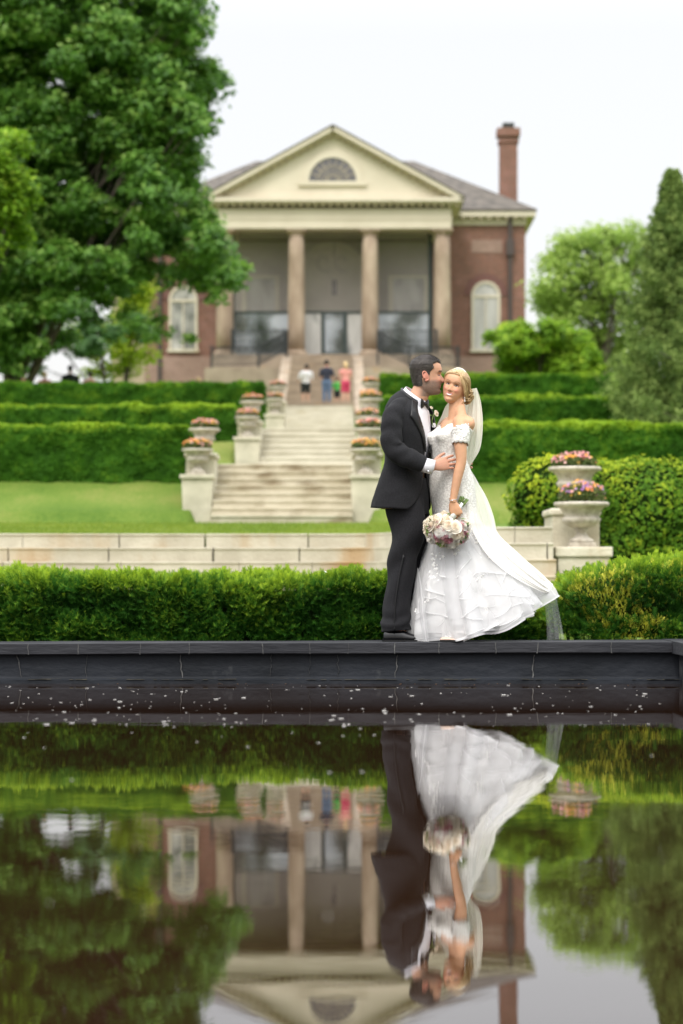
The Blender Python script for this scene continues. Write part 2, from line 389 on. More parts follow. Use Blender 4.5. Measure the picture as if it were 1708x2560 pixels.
def tree(name, base, lobes, label, cat, leafm, trunk_r, n_cl, leaf, per=36, cr=.42, trunk_top=None, group=None, shell=.55, limbs=14, tbias=0, split=None):
    o = thing(name, base, label, cat, group); b = np.array(base, float); L = np.array(lobes, float)
    top = np.array(trunk_top if trunk_top is not None else [b[0], b[1], L[:, 2].mean()])
    tm = MB(); pts = spline([b-[0, 0, .4], b+[0, 0, .3], b*.5+top*.5+np.array([.1, 0, 0]), top], 14)
    rr = trunk_r*np.linspace(1, .25, 14); rr[0] *= 1.6; rr[1] *= 1.25
    tm.ext(tube(pts, rr, 12)); 
    for k in range(min(limbs, len(L))):
        i = k if k < len(L) else rng.integers(len(L)); tt = .3+.65*rng.random()
        p = pts[int(tt*13)]; limb(tm, p, L[i, :3], trunk_r*.35*(1.2-tt), trunk_r*.06)
        for _ in range(2): limb(tm, (p+L[i, :3])/2, L[i, :3]+rand_unit(1)[0]*L[i, 3:6]*.8, trunk_r*.10, trunk_r*.03)
    tm.build('trunk', M['bark'], o)
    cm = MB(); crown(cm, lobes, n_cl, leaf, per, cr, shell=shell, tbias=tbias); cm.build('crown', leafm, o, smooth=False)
    return o
# ------------------------------------------------------------------ terrain
def xc(D): return float(np.interp(D, [30, 44.4, 56, 74, 92, 121], [-1.09, -1.09, -.81, -.62, -.75, -.42]))
def wallD(x):                                            # plan line of the curved stepped wall
    x = np.asarray(x, float)
    return 32.5-.02*(x+1.5)**2*(x < 3) - 4.1*sst(.2, 1.6, x)
PROF = ([-60,15.3,16,26,27.9,33,43.3,45.8,46.5,54,57.5,60,72,75,77,92,100,110,117,126,150,220,500,1500],
        [.2,.2,.22,.26,.30,1.22,1.63,2.46,2.72,2.78,3.9,4.15,4.5,5.5,5.9,6.4,7.6,9.0,9.9,10.2,10.2,8,4,0])
SPROF = ([43.4,46.4,54.4,57.6,68,92,96,100,116,117], [1.6,2.74,2.74,4.1,4.12,7.05,7.5,7.5,11.1,11.2])
def ground_z(x, D):
    z = np.interp(D, *PROF)
    w = wallD(x); up = (x > -14) & (x < 2.5)
    # retaining wall zone: level below the wall, lawn above it
    low = np.interp(D, [15.3, 28], [.2, .28]); high = np.interp(D, [28, 33, 43.3], [1.2, 1.22, 1.63])
    zz = np.where(D < w+.12, low, high)
    z = np.where((D < 43.3) & (x < 2.5), zz, z)
    z = np.where((D < 43.3) & (x >= 2.5), np.where(D > 29.5, np.interp(D, [29.5, 30.5, 43.3], [.5, 1.15, 1.63]), low), z)
    s = np.interp(D, *SPROF); c = np.interp(D, [30,44.4,56,74,92,121], [-1.09,-1.09,-.81,-.62,-.85,-.42])
    inst = (D > 43.6) & (D < 116.5) & (np.abs(x-c) < 1.62)
    z = np.where(inst, np.minimum(z, s-.25), z)
    z = np.where((D > 43.3) & (D < 44.0), np.minimum(z, 1.63), z)
    pool = (D < 15.55) & (D > -1.6) & (x > -14.2) & (x < 2.35)
    return np.where(pool, -.8, z)
xs = np.unique(np.round(np.concatenate([np.linspace(-900, -30, 16), np.linspace(-30, -6, 50), np.arange(-6, 6.01, .12), np.linspace(6, 30, 50), np.linspace(30, 900, 16)]), 3))
ys = np.unique(np.round(np.concatenate([np.linspace(-500, -2, 8), np.linspace(-2, 15, 8), np.arange(15, 34, .12), np.arange(34, 43, .5), np.arange(43, 60, .2), np.arange(60, 120, .6), np.linspace(120, 160, 20), np.linspace(170, 1500, 20)]), 3))
XX, YY = np.meshgrid(xs, ys); ZZ = ground_z(XX, YY)
ZZ = ZZ + .012*vnoise(np.stack([XX.ravel(), YY.ravel(), 0*XX.ravel()], 1), 1.3).reshape(XX.shape)*(YY > 16)
g = MB(); gi, gj = len(ys), len(xs)
V = np.stack([XX, YY, ZZ], -1); Pm, Q = ringmesh(V, False, closed=False); g.add(Pm, Q)
tag(g.build('ground', M['grass'], base=(0,0,0)), kind='structure')

# short turf blades where the lawns are close enough to read
def blades(pts, h, w):
    n = len(pts); d = rand_unit(n); d[:, 2] = 1.2+rng.random(n); d /= np.linalg.norm(d, axis=1)[:, None]
    s = np.cross(d, rand_unit(n)); s /= np.linalg.norm(s, axis=1)[:, None]; hh = (h*(.6+.8*rng.random(n)))[:, None]
    return np.stack([pts-s*w, pts+s*w, pts+d*hh], 1).reshape(-1, 3), np.arange(3*n).reshape(n, 3)
gm = MB()
def scatter(x0, x1, y0, y1, n, h=.05, w=.006):
    x = rng.uniform(x0, x1, n); y = rng.uniform(y0, y1, n); z = ground_z(x, y)
    ok = z > .1; p = np.stack([x, y, z-.005], 1)[ok]; V, Fc = blades(p, h, w); gm.add(V, Fc, 0, np.clip(.45+.25*vnoise(p, .8, 3)+.3*rng.random(len(p)), 0, 1))
scatter(-6, 4, 15.9, 24, 26000, .055, .005)
scatter(-6.5, 2.4, 32.7, 44, 26000, .06, .012)
M['blade'] = leafmat('grass_blades', (.09,.16,.014), (.18,.27,.028), (.32,.38,.06), .4)
tag(gm.build('grass', M['blade'], smooth=False), 'short mown lawn grass around the stone wall and steps', 'grass', kind='stuff')

# ------------------------------------------------------------------ water
wm = bpy.data.materials.new('dark_still_water'); wm.use_nodes = True; t = wm.node_tree; N = t.nodes; L = t.links; b = N["Principled BSDF"]
b.inputs['Base Color'].default_value = (.019,.0088,.0045, 1); b.inputs['Roughness'].default_value = .004; b.inputs['IOR'].default_value = 1.85
tcn = N.new('ShaderNodeTexCoord'); mp = N.new('ShaderNodeMapping'); mp.inputs['Scale'].default_value = (.55, 1.0, 1); L.new(tcn.outputs['Object'], mp.inputs[0])
n1 = N.new('ShaderNodeTexNoise'); n1.inputs['Scale'].default_value = 1.6; n1.inputs['Detail'].default_value = 2; L.new(mp.outputs[0], n1.inputs[0])
n2 = N.new('ShaderNodeTexNoise'); n2.inputs['Scale'].default_value = 11; n2.inputs['Detail'].default_value = 2; L.new(mp.outputs[0], n2.inputs[0])
b1 = N.new('ShaderNodeBump'); b1.inputs['Distance'].default_value = .0008; b1.inputs['Strength'].default_value = 1; L.new(n1.outputs[0], b1.inputs['Height'])
b2 = N.new('ShaderNodeBump'); b2.inputs['Distance'].default_value = .00018; b2.inputs['Strength'].default_value = 1; L.new(n2.outputs[0], b2.inputs['Height']); L.new(b1.outputs[0], b2.inputs['Normal'])
L.new(b2.outputs[0], b.inputs['Normal'])
w = MB(); V, Q = ringmesh(np.stack(np.meshgrid(np.linspace(-14, 2.2, 9), np.linspace(-1.5, 15.4, 9))+[np.zeros((9, 9))], -1), False, closed=False); w.add(V, Q)
tag(w.build('water', wm, base=(0,0,0)), kind='structure')

# ------------------------------------------------------------------ pool walls
M['pool'] = mat('black_painted_stone', (.018,.019,.023), (.036,.037,.042), 2.2, rough=.7, spec=.25, bump=.006, bscale=30, bstretch=(.3,1,1.6), spots=((.085,.088,.09), 3.0, .62, (.5,1,2)))
M['pool_face'] = mat('dark_painted_wall', (.006,.008,.011), (.016,.019,.025), 1.6, rough=.65, spec=.25, bump=.010, bscale=18, bstretch=(.5,1,1), spots=((.07,.073,.075), 6, .66, (1,1,1)))
M['joint'] = mat('pale_mortar', (.13,.13,.125), (.05,.05,.05), 14, rough=.95)
M['algae'] = mat('scum_line', (.10,.09,.06), (.03,.028,.022), 16, rough=.9, bump=.004, bscale=60)
XR = 2.09; DW = 15.28
def zrise(x): return .252 + .0028*(x+2)                  # the coping climbs a little to the right
pw = thing('pool_wall', (0, 15.5, 0), 'dark painted pool edge running across the picture under the couple', 'pool wall')
cp = MB(); X = np.linspace(-14, XR+.0, 60); prof = [(15.285,0),(15.28,-.004),(15.28,-.066),(15.29,-.073),(15.42,-.073),(15.78,-.073),(15.80,-.06),(15.80,-.006),(15.79,0)]
ring = np.array([[[x, y, zrise(x)+dz+.0015*math.sin(x*3.1+y*4)] for y, dz in prof] for x in X])
cp.ext(ringmesh(ring, True)); cp.build('coping', M['pool'], pw, smooth=False)
wf = MB(); prof = [(15.34, .19), (15.33,.04),(15.32,.028),(15.20,.026),(15.195,-.1),(15.34,-.8),(15.6,-.8),(15.6,.17)]
ring = np.array([[[x, y, z] for y, z in prof] for x in np.linspace(-14, XR+.12, 60)])
wf.ext(ringmesh(ring, True)); wf.build('wall_face', M['pool_face'], pw, smooth=False)
lg = MB()
for i in range(150):                                     # scum along the ledge
    x = rng.uniform(-4, 2.05); l = rng.uniform(.01, .09); y0 = rng.choice([15.315, 15.197])
    lg.ext(box(x, x+l, y0-.004, y0+.004, .0255, .0255+rng.uniform(.001, .0035)))
lg.build('scum_line', M['algae'], pw, smooth=False)
def crack(px, D, z0, z1, w=.0022, amp=.006, parent=None, seed=0):
    r = np.random.default_rng(int(px)+seed); n = 9; zz = np.linspace(z0, z1, n); x0 = (px-CX)/F_PX*D
    xx = x0+np.cumsum(r.normal(size=n))*amp*.5
    m = MB(); V = []
    for x, z in zip(xx, zz):
        ww = w*(.5+r.random()*1.2); V.append([[x-ww, D-.0025, z], [x+ww, D-.0025, z], [x+ww, D+.004, z], [x-ww, D+.004, z]])
    m.ext(ringmesh(np.array(V), True)); m.build('joint', M['joint'], parent, smooth=False)
for px in (72,195,350,473,658,775,870,986,1098,1241,1343,1528):
    x = PX(px, DW); crack(px, DW, zrise(x)-.072, zrise(x)-.003, .0022, .003, pw)
for px, wd in ((57,.005),(195,.0018),(218,.0022),(330,.0016),(458,.0055),(560,.0012),(675,.0025),(777,.0022),(845,.0022),(943,.002),(985,.004),(1150,.0016),(1333,.006),(1420,.0012),(1560,.0015)):
    if wd > .0021: crack(px, 15.327, .03, .178, wd*(.5 if wd > .0035 else .25), .010, pw, 5)
pr = thing('pool_wall', (2.3, 12, 0), 'short stretch of dark pool wall turning toward the viewer at the right edge', 'pool wall')
m = MB(); m.ext(box(XR+.001, XR+.52, 2.0, 15.80, .186, .268)); bevel(m.build('coping', M['pool'], pr, smooth=False), .005)
m = MB(); m.ext(box(XR+.05, XR+.40, 2.0, 15.33, -.8, .186)); m.build('wall_face', M['pool'], pr, smooth=False)  # paler coping material paints in the brighter light on this side face
m = MB(); m.ext(box(-14.4, -14, -1.5, 15.8, -.8, .25)); tag(m.build('pool_wall', M['pool'], smooth=False), 'far left side wall of the pool outside the photograph', 'pool wall')
m = MB(); m.ext(box(-14.4, 2.6, -2.0, -1.5, -.8, .25)); tag(m.build('pool_wall', M['pool'], smooth=False), 'near end wall of the pool behind the viewer', 'pool wall')
m = MB(); m.ext(box(2.14, 2.6, -1.5, 1.99, -.8, .25)); tag(m.build('pool_wall', M['pool'], smooth=False), 'near right side wall of the pool beside the viewer', 'pool wall')

# white petals and fluff afloat on the water
M['petal'] = mat('white_petal', (.80,.78,.74), rough=.7, transl=.3)
M['leafdeb'] = mat('brown_leaf_scrap', (.28,.14,.05), rough=.8)
def petal_mesh(r, n=7, cup=.35, seed=0):
    q = np.random.default_rng(seed); a = np.arange(n)*2*PI/n; rr = r*(.75+.45*q.random(n))
    ring1 = np.stack([rr*np.cos(a), rr*.7*np.sin(a), np.full(n, .0012+cup*r)], 1); ring0 = ring1*.5; ring0[:, 2] = .0012
    V = np.concatenate([ring1, ring0]); f = [(i, (i+1) % n, n+(i+1) % n, n+i) for i in range(n)]+[tuple(range(n, 2*n))]
    return V, f
protos = []
for s in range(4):
    m = MB(); m.ext(petal_mesh(.0075*(1+.3*s), 6+s, .10, s)); o = m.build('floating_petal', M['petal'], base=(0,0,0)); protos.append(o)
    tag(o, 'tiny white petal floating on the dark pool', 'petal', 'white petals floating on the pool')
used = [False]*4
def put_petal(px, py, sc=1):
    D = CZ*F_PX/(py-HY); k = rng.integers(4)
    if not used[k]: o = protos[k]; used[k] = True
    else: o = protos[k].copy(); C.objects.link(o)
    o.location = ((px-CX)/F_PX*D, D, 0.0003); o.rotation_euler = (0, 0, rng.uniform(0, 6)); o.scale = (sc,)*3
for i in range(215):
    u = rng.random(); py = 1712+105*u**1.0; 
    put_petal(rng.uniform(5, 1650), py, rng.choice([.4,.5,.7,.9,1.25], p=[.28,.28,.22,.14,.08]))
for px, py in ((225,1750),(298,1770),(300,1755),(165,1800),(180,1808),(410,1805),(415,1812),(236,1802),(117,1812),(560,1798),(466,1727),(455,1730),(610,1745),(895,1725),(900,1822),(860,1816),(960,1778),(963,1784),
               (852,1797),(835,1790),(828,1801),(872,1812),(1270,1739),(1259,1738),(1158,1791),(1612,1735),(1030,1740),(1055,1760)): put_petal(px, py, 1.35)
for px, py in ((70,1832),(60,1845),(110,1870),(330,1832),(435,1818),(555,1842),(580,1818),(620,1868),(730,1832),(797,1858),(858,1840),(900,1840),(936,1838),(180,1950),(620,1990),(560,1815),(493,1855),
               (190,2025),(125,2258),(820,2292),(505,2330),(480,2058),(905,1930),(824,1932),(1630,1890)): put_petal(px, py, .62 if py < 2000 else .38)
m = MB()
for i in range(3): m.ext(petal_mesh(.011, 5, .1, 30+i)) if i == 0 else None
lf = m.build('fallen_leaf', M['leafdeb'], base=(0,0,0)); tag(lf, 'small brown leaf scrap floating by the pool wall', 'leaf', 'brown leaf scraps along the pool wall')
for i in range(26):
    o = lf if i == 0 else lf.copy()
    if i: C.objects.link(o)
    o.location = (rng.uniform(-1.2, 2.0) if i > 6 else rng.uniform(-3.3, 0), 15.19-rng.random()**2*.25, .0004); o.rotation_euler = (0, 0, rng.uniform(0, 6)); s = rng.uniform(.5, 1.1); o.scale = (s,)*3

# ------------------------------------------------------------------ stepped curved garden wall
rw = thing('garden_wall', (-1.5, 32, .2), 'curved wall of pale limestone courses stepping up to the lawn', 'stone wall')
tops = [1.262, 1.072, .882, .692, .502, .312]
for k, zt in enumerate(tops[:5]):
    zb = tops[k+1]; edges = []; x = -13.0; q = np.random.default_rng(40+k)
    while x < 2.42: edges.append(x); x += q.uniform(.85, 1.75)
    edges.append(2.45)
    for a, e in zip(edges[:-1], edges[1:]):
        gap = .004+.010*(q.random() < .3); n = 7; xsx = np.linspace(a+gap, e-gap, n); V = []
        for x in xsx:
            d = wallD(x)-.28*k; V.append([[x, d-.012, zt], [x, d-.02, zt-.012], [x, d-.006, zt-.035], [x, d, zt-.04], [x, d, zb], [x, d+.5, zb], [x, d+.5, zt]])
        mb = MB(); mb.ext(ringmesh(np.array(V), True)); mb.build('stone_block', M['stone_wall'], rw, smooth=False)

# ------------------------------------------------------------------ stone stairs
def flight(parent, D0, z0, n, rise, run, xl, xr, m, last=None, name='flight'):
    mb = MB(); prof = []
    for i in range(n):
        y = D0+i*run; z = z0+(i+1)*rise
        prof += [(y, z-rise), (y, z-.045), (y-.025, z-.04), (y-.025, z-.004), (y-.02, z)]
    ye = D0+(n-1)*run+(last if last else run)
    prof += [(ye, z0+n*rise), (ye, z0-.5), (D0, z0-.5)]
    V = []
    for f in np.linspace(0, 1, 2):
        V.append([[ (xl(y) if f == 0 else xr(y)), y, z] for y, z in prof])
    Pm, Fc = ringmesh(np.array(V), False); n_ = len(prof)
    mb.add(Pm, Fc); mb.addl(Pm, [tuple(range(n_-1, -1, -1)), tuple(range(n_, 2*n_))])
    return mb.build(name, m, parent, smooth=False)
st = thing('garden_stairs', (-1.09, 43.5, 1.6), 'pale stone garden stairs climbing in flights between flower urns', 'stairs')
flight(st, 43.5, 1.655, 8, .148, .36, lambda y: -2.36, lambda y: .20, M['step'], last=8.4)
flight(st, 54.9, 2.839, 9, .156, .34, lambda y: -1.98, lambda y: .34, M['step_top'], last=10.4)
flight(st, 68.0, 4.243, 24, .1212, 1.0, lambda y: -1.86-.018*(y-68), lambda y: .42, M['step_top'], last=1.2)
us = thing('stone_stairs', (-.9, 92.2, 7.1), 'brown stone stairs rising to the portico behind three visitors', 'stairs')
flight(us, 92.3, 7.15, 3, .167, 1.6, lambda y: -2.3, lambda y: .50, M['brown_stone'], last=5.0, name='flight')
flight(us, 100.2, 7.65, 22, .166, .7, lambda y: -2.35, lambda y: .52, M['brown_stone'], last=1.6, name='flight')
for sx, x0, x1 in ((-1, -2.85, -2.36), (1, .53, 1.02)):
    V, Fc = prism([(99.5, 7.0), (99.5, 7.6), (101.5, 7.9), (116.4, 11.35), (117, 11.35), (117, 7.0)], x0, x1)
    V = [(y, x, z) for x, y, z in V]; mb = MB(); mb.addl(V, [f[::-1] for f in Fc]); mb.build('cheek_wall', M['brown_stone'], us, smooth=False)
for side, xa, xb in ((-1, -6.3, -2.86), (1, 1.03, 5.6)):
    mb = MB(); mb.ext(box(xa, xb, 111.2, 116.6, 8.6, 10.35)); mb.build('terrace_wall', M['brown_stone'], us, smooth=False)

# ------------------------------------------------------------------ piers and urns
def pier(x, D, z0, z1, z2, hx, label, depth=.42):
    o = thing('stone_pier', (x, D, z0), label, 'pier', 'limestone piers flanking the garden stairs')
    m1 = MB(); m1.ext(frustum(x, D+.02, z0-.15, z1-.075, hx*.86, depth*.5, hx, depth*.5)); bevel(m1.build('lower_block', M['pier'], o, smooth=False), .012)
    m1 = MB(); m1.ext(box(x-hx-.03, x+hx+.03, D-depth*.5-.03, D+depth*.5+.05, z1-.074, z1)); bevel(m1.build('cap', M['pier'], o, smooth=False), .012)
    y0 = D+depth*.5+.055; m1 = MB(); m1.ext(box(x-hx*.8, x+hx+.02, y0, y0+1.0, z0-.15, z2-.09)); bevel(m1.build('upper_block', M['pier'], o, smooth=False), .012)
    m1 = MB(); V = []                                       # scrolled cap of the taller block
    for xx in (x-hx*.8-.03, x+hx+.05):
        V.append([[xx, y0-.02+.05*(1-math.cos(a))*0-.04*math.sin(a), z2-.045-.045*math.cos(a)] for a in np.linspace(0, PI, 7)]+[[xx, y0+1.05, z2], [xx, y0+1.05, z2-.09]])
    m1.ext(ringmesh(np.array(V), True)); bevel(m1.build('scrolled_cap', M['pier'], o, smooth=False), .006)
    return o, y0+.5
def urn_proto(h=.46, r=.31):
    prof = [(.135,0),(.135,.035),(.115,.045),(.10,.05),(.075,.075),(.058,.10),(.055,.12),(.068,.135),(.075,.145),(.068,.155),(.085,.17),(.15,.195),(.20,.235),(.215,.27),(.205,.285),(.19,.295),
            (.20,.33),(.225,.37),(.265,.405),(.30,.415),(.312,.43),(.312,.448),(.30,.46),(.27,.46),(.255,.44),(.25,.40)]
    def fl(i, rr, z, a):
        if .17 <= z <= .28: return rr*(1+.035*np.abs(np.sin(a*9)))
        if .29 <= z <= .40: return rr*(1+.025*np.cos(a*24))
        if .41 <= z <= .455: return rr*(1+.012*np.cos(a*40))
        return rr*np.ones_like(a)
    o = thing('stone_urn', (0,0,0), 'x', 'urn')
    mb = MB(); k = 12
    mb.ext(lathe(prof[:k-1], 96)); a = mb.build('foot', M['urn'], o)
    mb = MB(); mb.ext(box(-.15, .15, -.15, .15, -.05, .002)); bevel(mb.build('plinth', M['urn'], o, smooth=False), .006)
    mb = MB(); mb.ext(lathe([(r_*r/.31, z) for r_, z in prof[k-2:]], 144, flute=fl)); mb.build('bowl', M['urn'], o)
    mb = MB(); mb.ext(lathe([(.25, .40), (.25, .435), (0.01, .44)], 24)); mb.build('soil', M['soil'], o)
    return o
def copy_tree(o, parent=None):
    c = o.copy(); C.objects.link(c); c.parent = parent
    for ch in list(o.children): copy_tree(ch, c)
    return c
M['bl_green'] = leafmat('bedding_leaves', (.05,.09,.02), (.11,.16,.04), (.24,.26,.08), .3)
M['bl_or'] = mat('orange_blossoms', (.75,.30,.05), tint=[(.80,.26,.12), (.85,.42,.10), (.88,.62,.12)], rough=.6, transl=.3)
M['bl_pk'] = mat('pink_blossoms', (.70,.22,.30), tint=[(.66,.24,.30), (.80,.42,.40), (.85,.60,.54)], rough=.6, transl=.3)
M['bl_pu'] = mat('purple_blossoms', (.35,.15,.45), tint=[(.28,.10,.30), (.45,.24,.50), (.62,.42,.62)], rough=.6, transl=.3)
def flowers(x, D, z, mix, label, r=.26, h=.2, group='bedding flowers planted in the stone urns'):
    o = thing('flowers', (x, D, z), label, 'flowers', group); c = np.array([x, D, z])
    mb = MB(); n = 1500; a = rng.random(n)*2*PI; rr = r*np.sqrt(rng.random(n)); top = h*(1-.45*(rr/r)**2.5)
    P = np.stack([rr*np.cos(a), rr*np.sin(a), top*rng.random(n)**.7*.95], 1); 
    V, Fc = leaf_quads(c+P, rand_unit(n)+[0,0,.6], .018); mb.add(V, Fc, 0, rng.random(n))
    s = 160; a = rng.random(s)*2*PI; rr = r*np.sqrt(rng.random(s)); top = h*(1-.45*(rr/r)**2.5)
    for i in range(s):
        p = c+[rr[i]*.8*math.cos(a[i]), rr[i]*.8*math.sin(a[i]), 0]; mb.ext(tube([p, p+[rr[i]*.2*math.cos(a[i]), rr[i]*.2*math.sin(a[i]), top[i]*.95]], .003, 4), 0, .4)
    mb.build('foliage', M['bl_green'], o, smooth=False)
    for mname, k in mix:
        mb = MB()
        for i in range(k):
            aa = rng.random()*2*PI; rr = r*math.sqrt(rng.random())*1.02; top = h*(1-.35*(rr/r)**2.5)*(rng.uniform(.8, 1.08) if rng.random() < .7 else rng.uniform(.45, .85))
            p = c+np.array([rr*math.cos(aa), rr*math.sin(aa), top]); nn = np.array([math.cos(aa)*rr/r, math.sin(aa)*rr/r-.5, 1.0]); nn /= np.linalg.norm(nn)
            t1 = np.cross(nn, [1, 0.2, 0]); t1 /= np.linalg.norm(t1); t2 = np.cross(nn, t1); w_ = rng.uniform(.017, .026)
            V = [p-nn*.008]+[p+(t1*math.cos(q)+t2*math.sin(q))*w_*(1 if j % 2 else .72)+nn*.006 for j, q in enumerate(np.linspace(0, 2*PI, 11)[:10])]
            mb.addl(V, [(0, j+1, (j+1) % 10+1) for j in range(10)], 0, rng.random())
        mb.build('blossoms', M[mname], o, smooth=False)
    return o
up = urn_proto(); uused = False
def urn(x, D, z, label, s=1.0):
    global uused
    o = up if not uused else copy_tree(up)
    uused = True; o.location = (x, D, z+.05*s); o.scale = (s,)*3; tag(o, label, 'urn', 'weathered stone urns on the piers'); return o
mixes = {'warm': [('bl_or', 70), ('bl_pk', 55)], 'pink': [('bl_pk', 100), ('bl_or', 35)], 'mix': [('bl_or', 55), ('bl_pu', 55), ('bl_pk', 30)], 'yel': [('bl_or', 110), ('bl_pk', 25)]}
T = [  # x, D, z0, z1 (front cap), z2 (rear cap), half width, side, tier, flower mixes
 (-2.64, 44.35, 1.62, 2.56, 2.98, .285, 'left', 'lowest', 'warm', 'pink'),
 (.44, 44.35, 1.62, 2.56, 2.98, .27, 'right', 'lowest', 'yel', 'pink'),
 (-2.18, 56.0, 2.84, 3.93, 4.34, .29, 'left', 'middle', 'warm', 'warm'),
 (.60, 56.0, 2.84, 3.93, 4.40, .29, 'right', 'middle', 'warm', 'warm'),
 (-2.02, 73.2, 4.9, 5.62, 6.05, .29, 'left', 'uppermost', 'warm', 'pink'),
 (.80, 73.2, 4.9, 5.72, 6.15, .29, 'right', 'uppermost', 'warm', 'warm')]
for x, D, z0, z1, z2, hx, side, tier, f1, f2 in T:
    _, yr = pier(x, D, z0, z1, z2, hx, f'{tier} pale stone pier on the {side} side of the garden stairs')
    urn(x, D, z1, f'front urn on the {tier} pier {side} of the garden stairs', .93)
    flowers(x, D, z1+.46, mixes[f1], f'orange and pink flowers in the front urn of the {tier} {side} pier')
    urn(x+.08, yr, z2, f'rear, higher urn on the {tier} pier {side} of the garden stairs', .93)
    flowers(x+.08, yr, z2+.46, mixes[f2], f'pink and orange flowers in the rear urn of the {tier} {side} pier')
# near right pier at the end of the curved wall
xq, Dq = PX(1454, 28.5), 28.5
o = thing('stone_pier', (xq, Dq, .28), 'large stepped stone pier ending the curved wall beside the golden bush', 'pier')
m = MB(); m.ext(box(PX(1389, Dq), PX(1517, Dq), Dq-.32, Dq+.37, .1, 1.03-.12)); bevel(m.build('lower_block', M['stone'], o, smooth=False), .012)
m = MB(); m.ext(box(PX(1383, Dq), PX(1524, Dq), Dq-.35, Dq+.37, .912, 1.03)); bevel(m.build('cap', M['stone'], o, smooth=False), .015)
m = MB(); m.ext(box(PX(1377, Dq+.6), PX(1494, Dq+.6), Dq+.375, Dq+1.5, .1, 1.41)); bevel(m.build('upper_block', M['stone'], o, smooth=False), .012)
m = MB(); m.ext(box(PX(1371, Dq+.6), PX(1498, Dq+.6), Dq+.345, Dq+1.52, 1.411, 1.50)); bevel(m.build('cap', M['stone'], o, smooth=False), .03, 4)
urn(xq, Dq, 1.03, 'big fluted urn in front, standing on the low block of the right pier', 1.04)
flowers(xq, Dq, 1.03+.50, mixes['mix'], 'orange and purple flowers in the lower urn beside the bride', .28, .27)
urn(PX(1437, 29.6), 29.6, 1.50, 'higher rear urn on the right pier against the golden bush', 1.03)
flowers(PX(1437, 29.6), 29.6, 1.50+.49, mixes['pink'], 'pink and orange flowers in the upper urn against the golden bush', .28, .21)

# ------------------------------------------------------------------ clipped hedges
def hedge(x0, x1, D0, dep, zb, zt, label, n, leafm=None, leaf=.035, rnd=.12, topl=.8, ends=(0, 0), core=True):
    """box hedge; x0,x1 at front; leaves in clumps on all sides"""
    o = thing('hedge', ((x0+x1)/2, D0, zb), label, 'hedge', None)
    W, H = x1-x0, zt-zb
    cm = MB(); nx = max(8, int(W/.25)); ny = 6; V = []
    prof = [(D0+.08, zb-.2), (D0+.07, zb+.1), (D0+.06, zt-rnd-.05), (D0+rnd+.02, zt-.07), (D0+dep-rnd, zt-.07), (D0+dep-.06, zt-rnd-.05), (D0+dep-.06, zb-.2)]
    for x in np.linspace(x0+.07, x1-.07, nx): V.append([[x, y+.02*math.sin(x*7+z*5), z+.015*math.sin(x*5)] for y, z in prof])
    cm.ext(ringmesh(np.array(V), True)); cm.build('branches', M['core'], o, smooth=False)
    mb = MB(); areas = np.array([W*H, W*dep*1.15, dep*H*.7, dep*H*.7]); pr_ = areas/areas.sum(); k = rng.choice(4, n, p=pr_)
    u, v = rng.random(n), rng.random(n)
    P = np.zeros((n, 3)); Nn = np.zeros((n, 3))
    a = k == 0; P[a] = np.stack([x0+W*u[a], np.full(a.sum(), D0), zb+H*v[a]], 1); Nn[a] = [0, -1, .35]
    a = k == 1; P[a] = np.stack([x0+W*u[a], D0+dep*v[a], np.full(a.sum(), zt)], 1); Nn[a] = [0, -.2, 1]
    a = k == 2; P[a] = np.stack([np.full(a.sum(), x0), D0+dep*u[a], zb+H*v[a]], 1); Nn[a] = [-1, 0, .3]
    a = k == 3; P[a] = np.stack([np.full(a.sum(), x1), D0+dep*u[a], zb+H*v[a]], 1); Nn[a] = [1, 0, .3]
    # round the edges
    dz = zt-P[:, 2]; dy = P[:, 1]-D0
    P[:, 1] += np.where(k == 0, rnd*np.clip(1-dz/rnd, 0, 1)**2, 0); P[:, 2] -= np.where(k == 1, rnd*np.clip(1-dy/rnd, 0, 1)**2*.8, 0)
    bump = fbm(P, 1.6, 5)*.13+fbm(P, 5, 9)*.07; P += Nn*bump[:, None]+rand_unit(n)*.02
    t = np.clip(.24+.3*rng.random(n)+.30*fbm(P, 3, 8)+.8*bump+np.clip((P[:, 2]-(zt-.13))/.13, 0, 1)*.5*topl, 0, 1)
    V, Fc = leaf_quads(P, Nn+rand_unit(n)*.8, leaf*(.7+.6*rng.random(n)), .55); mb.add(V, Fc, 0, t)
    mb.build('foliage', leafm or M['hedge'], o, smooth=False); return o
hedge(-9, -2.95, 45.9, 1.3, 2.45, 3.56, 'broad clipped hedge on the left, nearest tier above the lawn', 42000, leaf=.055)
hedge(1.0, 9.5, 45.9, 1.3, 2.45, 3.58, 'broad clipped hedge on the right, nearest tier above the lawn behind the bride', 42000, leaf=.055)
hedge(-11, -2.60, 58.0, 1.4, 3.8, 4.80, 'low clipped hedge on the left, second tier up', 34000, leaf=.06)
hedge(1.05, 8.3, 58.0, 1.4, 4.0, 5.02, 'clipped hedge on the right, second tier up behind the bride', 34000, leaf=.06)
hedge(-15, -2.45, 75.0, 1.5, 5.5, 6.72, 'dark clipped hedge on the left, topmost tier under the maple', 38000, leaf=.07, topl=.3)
hedge(1.25, 9.6, 75.0, 1.5, 5.7, 6.98, 'dark clipped hedge on the right, topmost tier beneath the brick wing', 34000, leaf=.07, topl=.5)
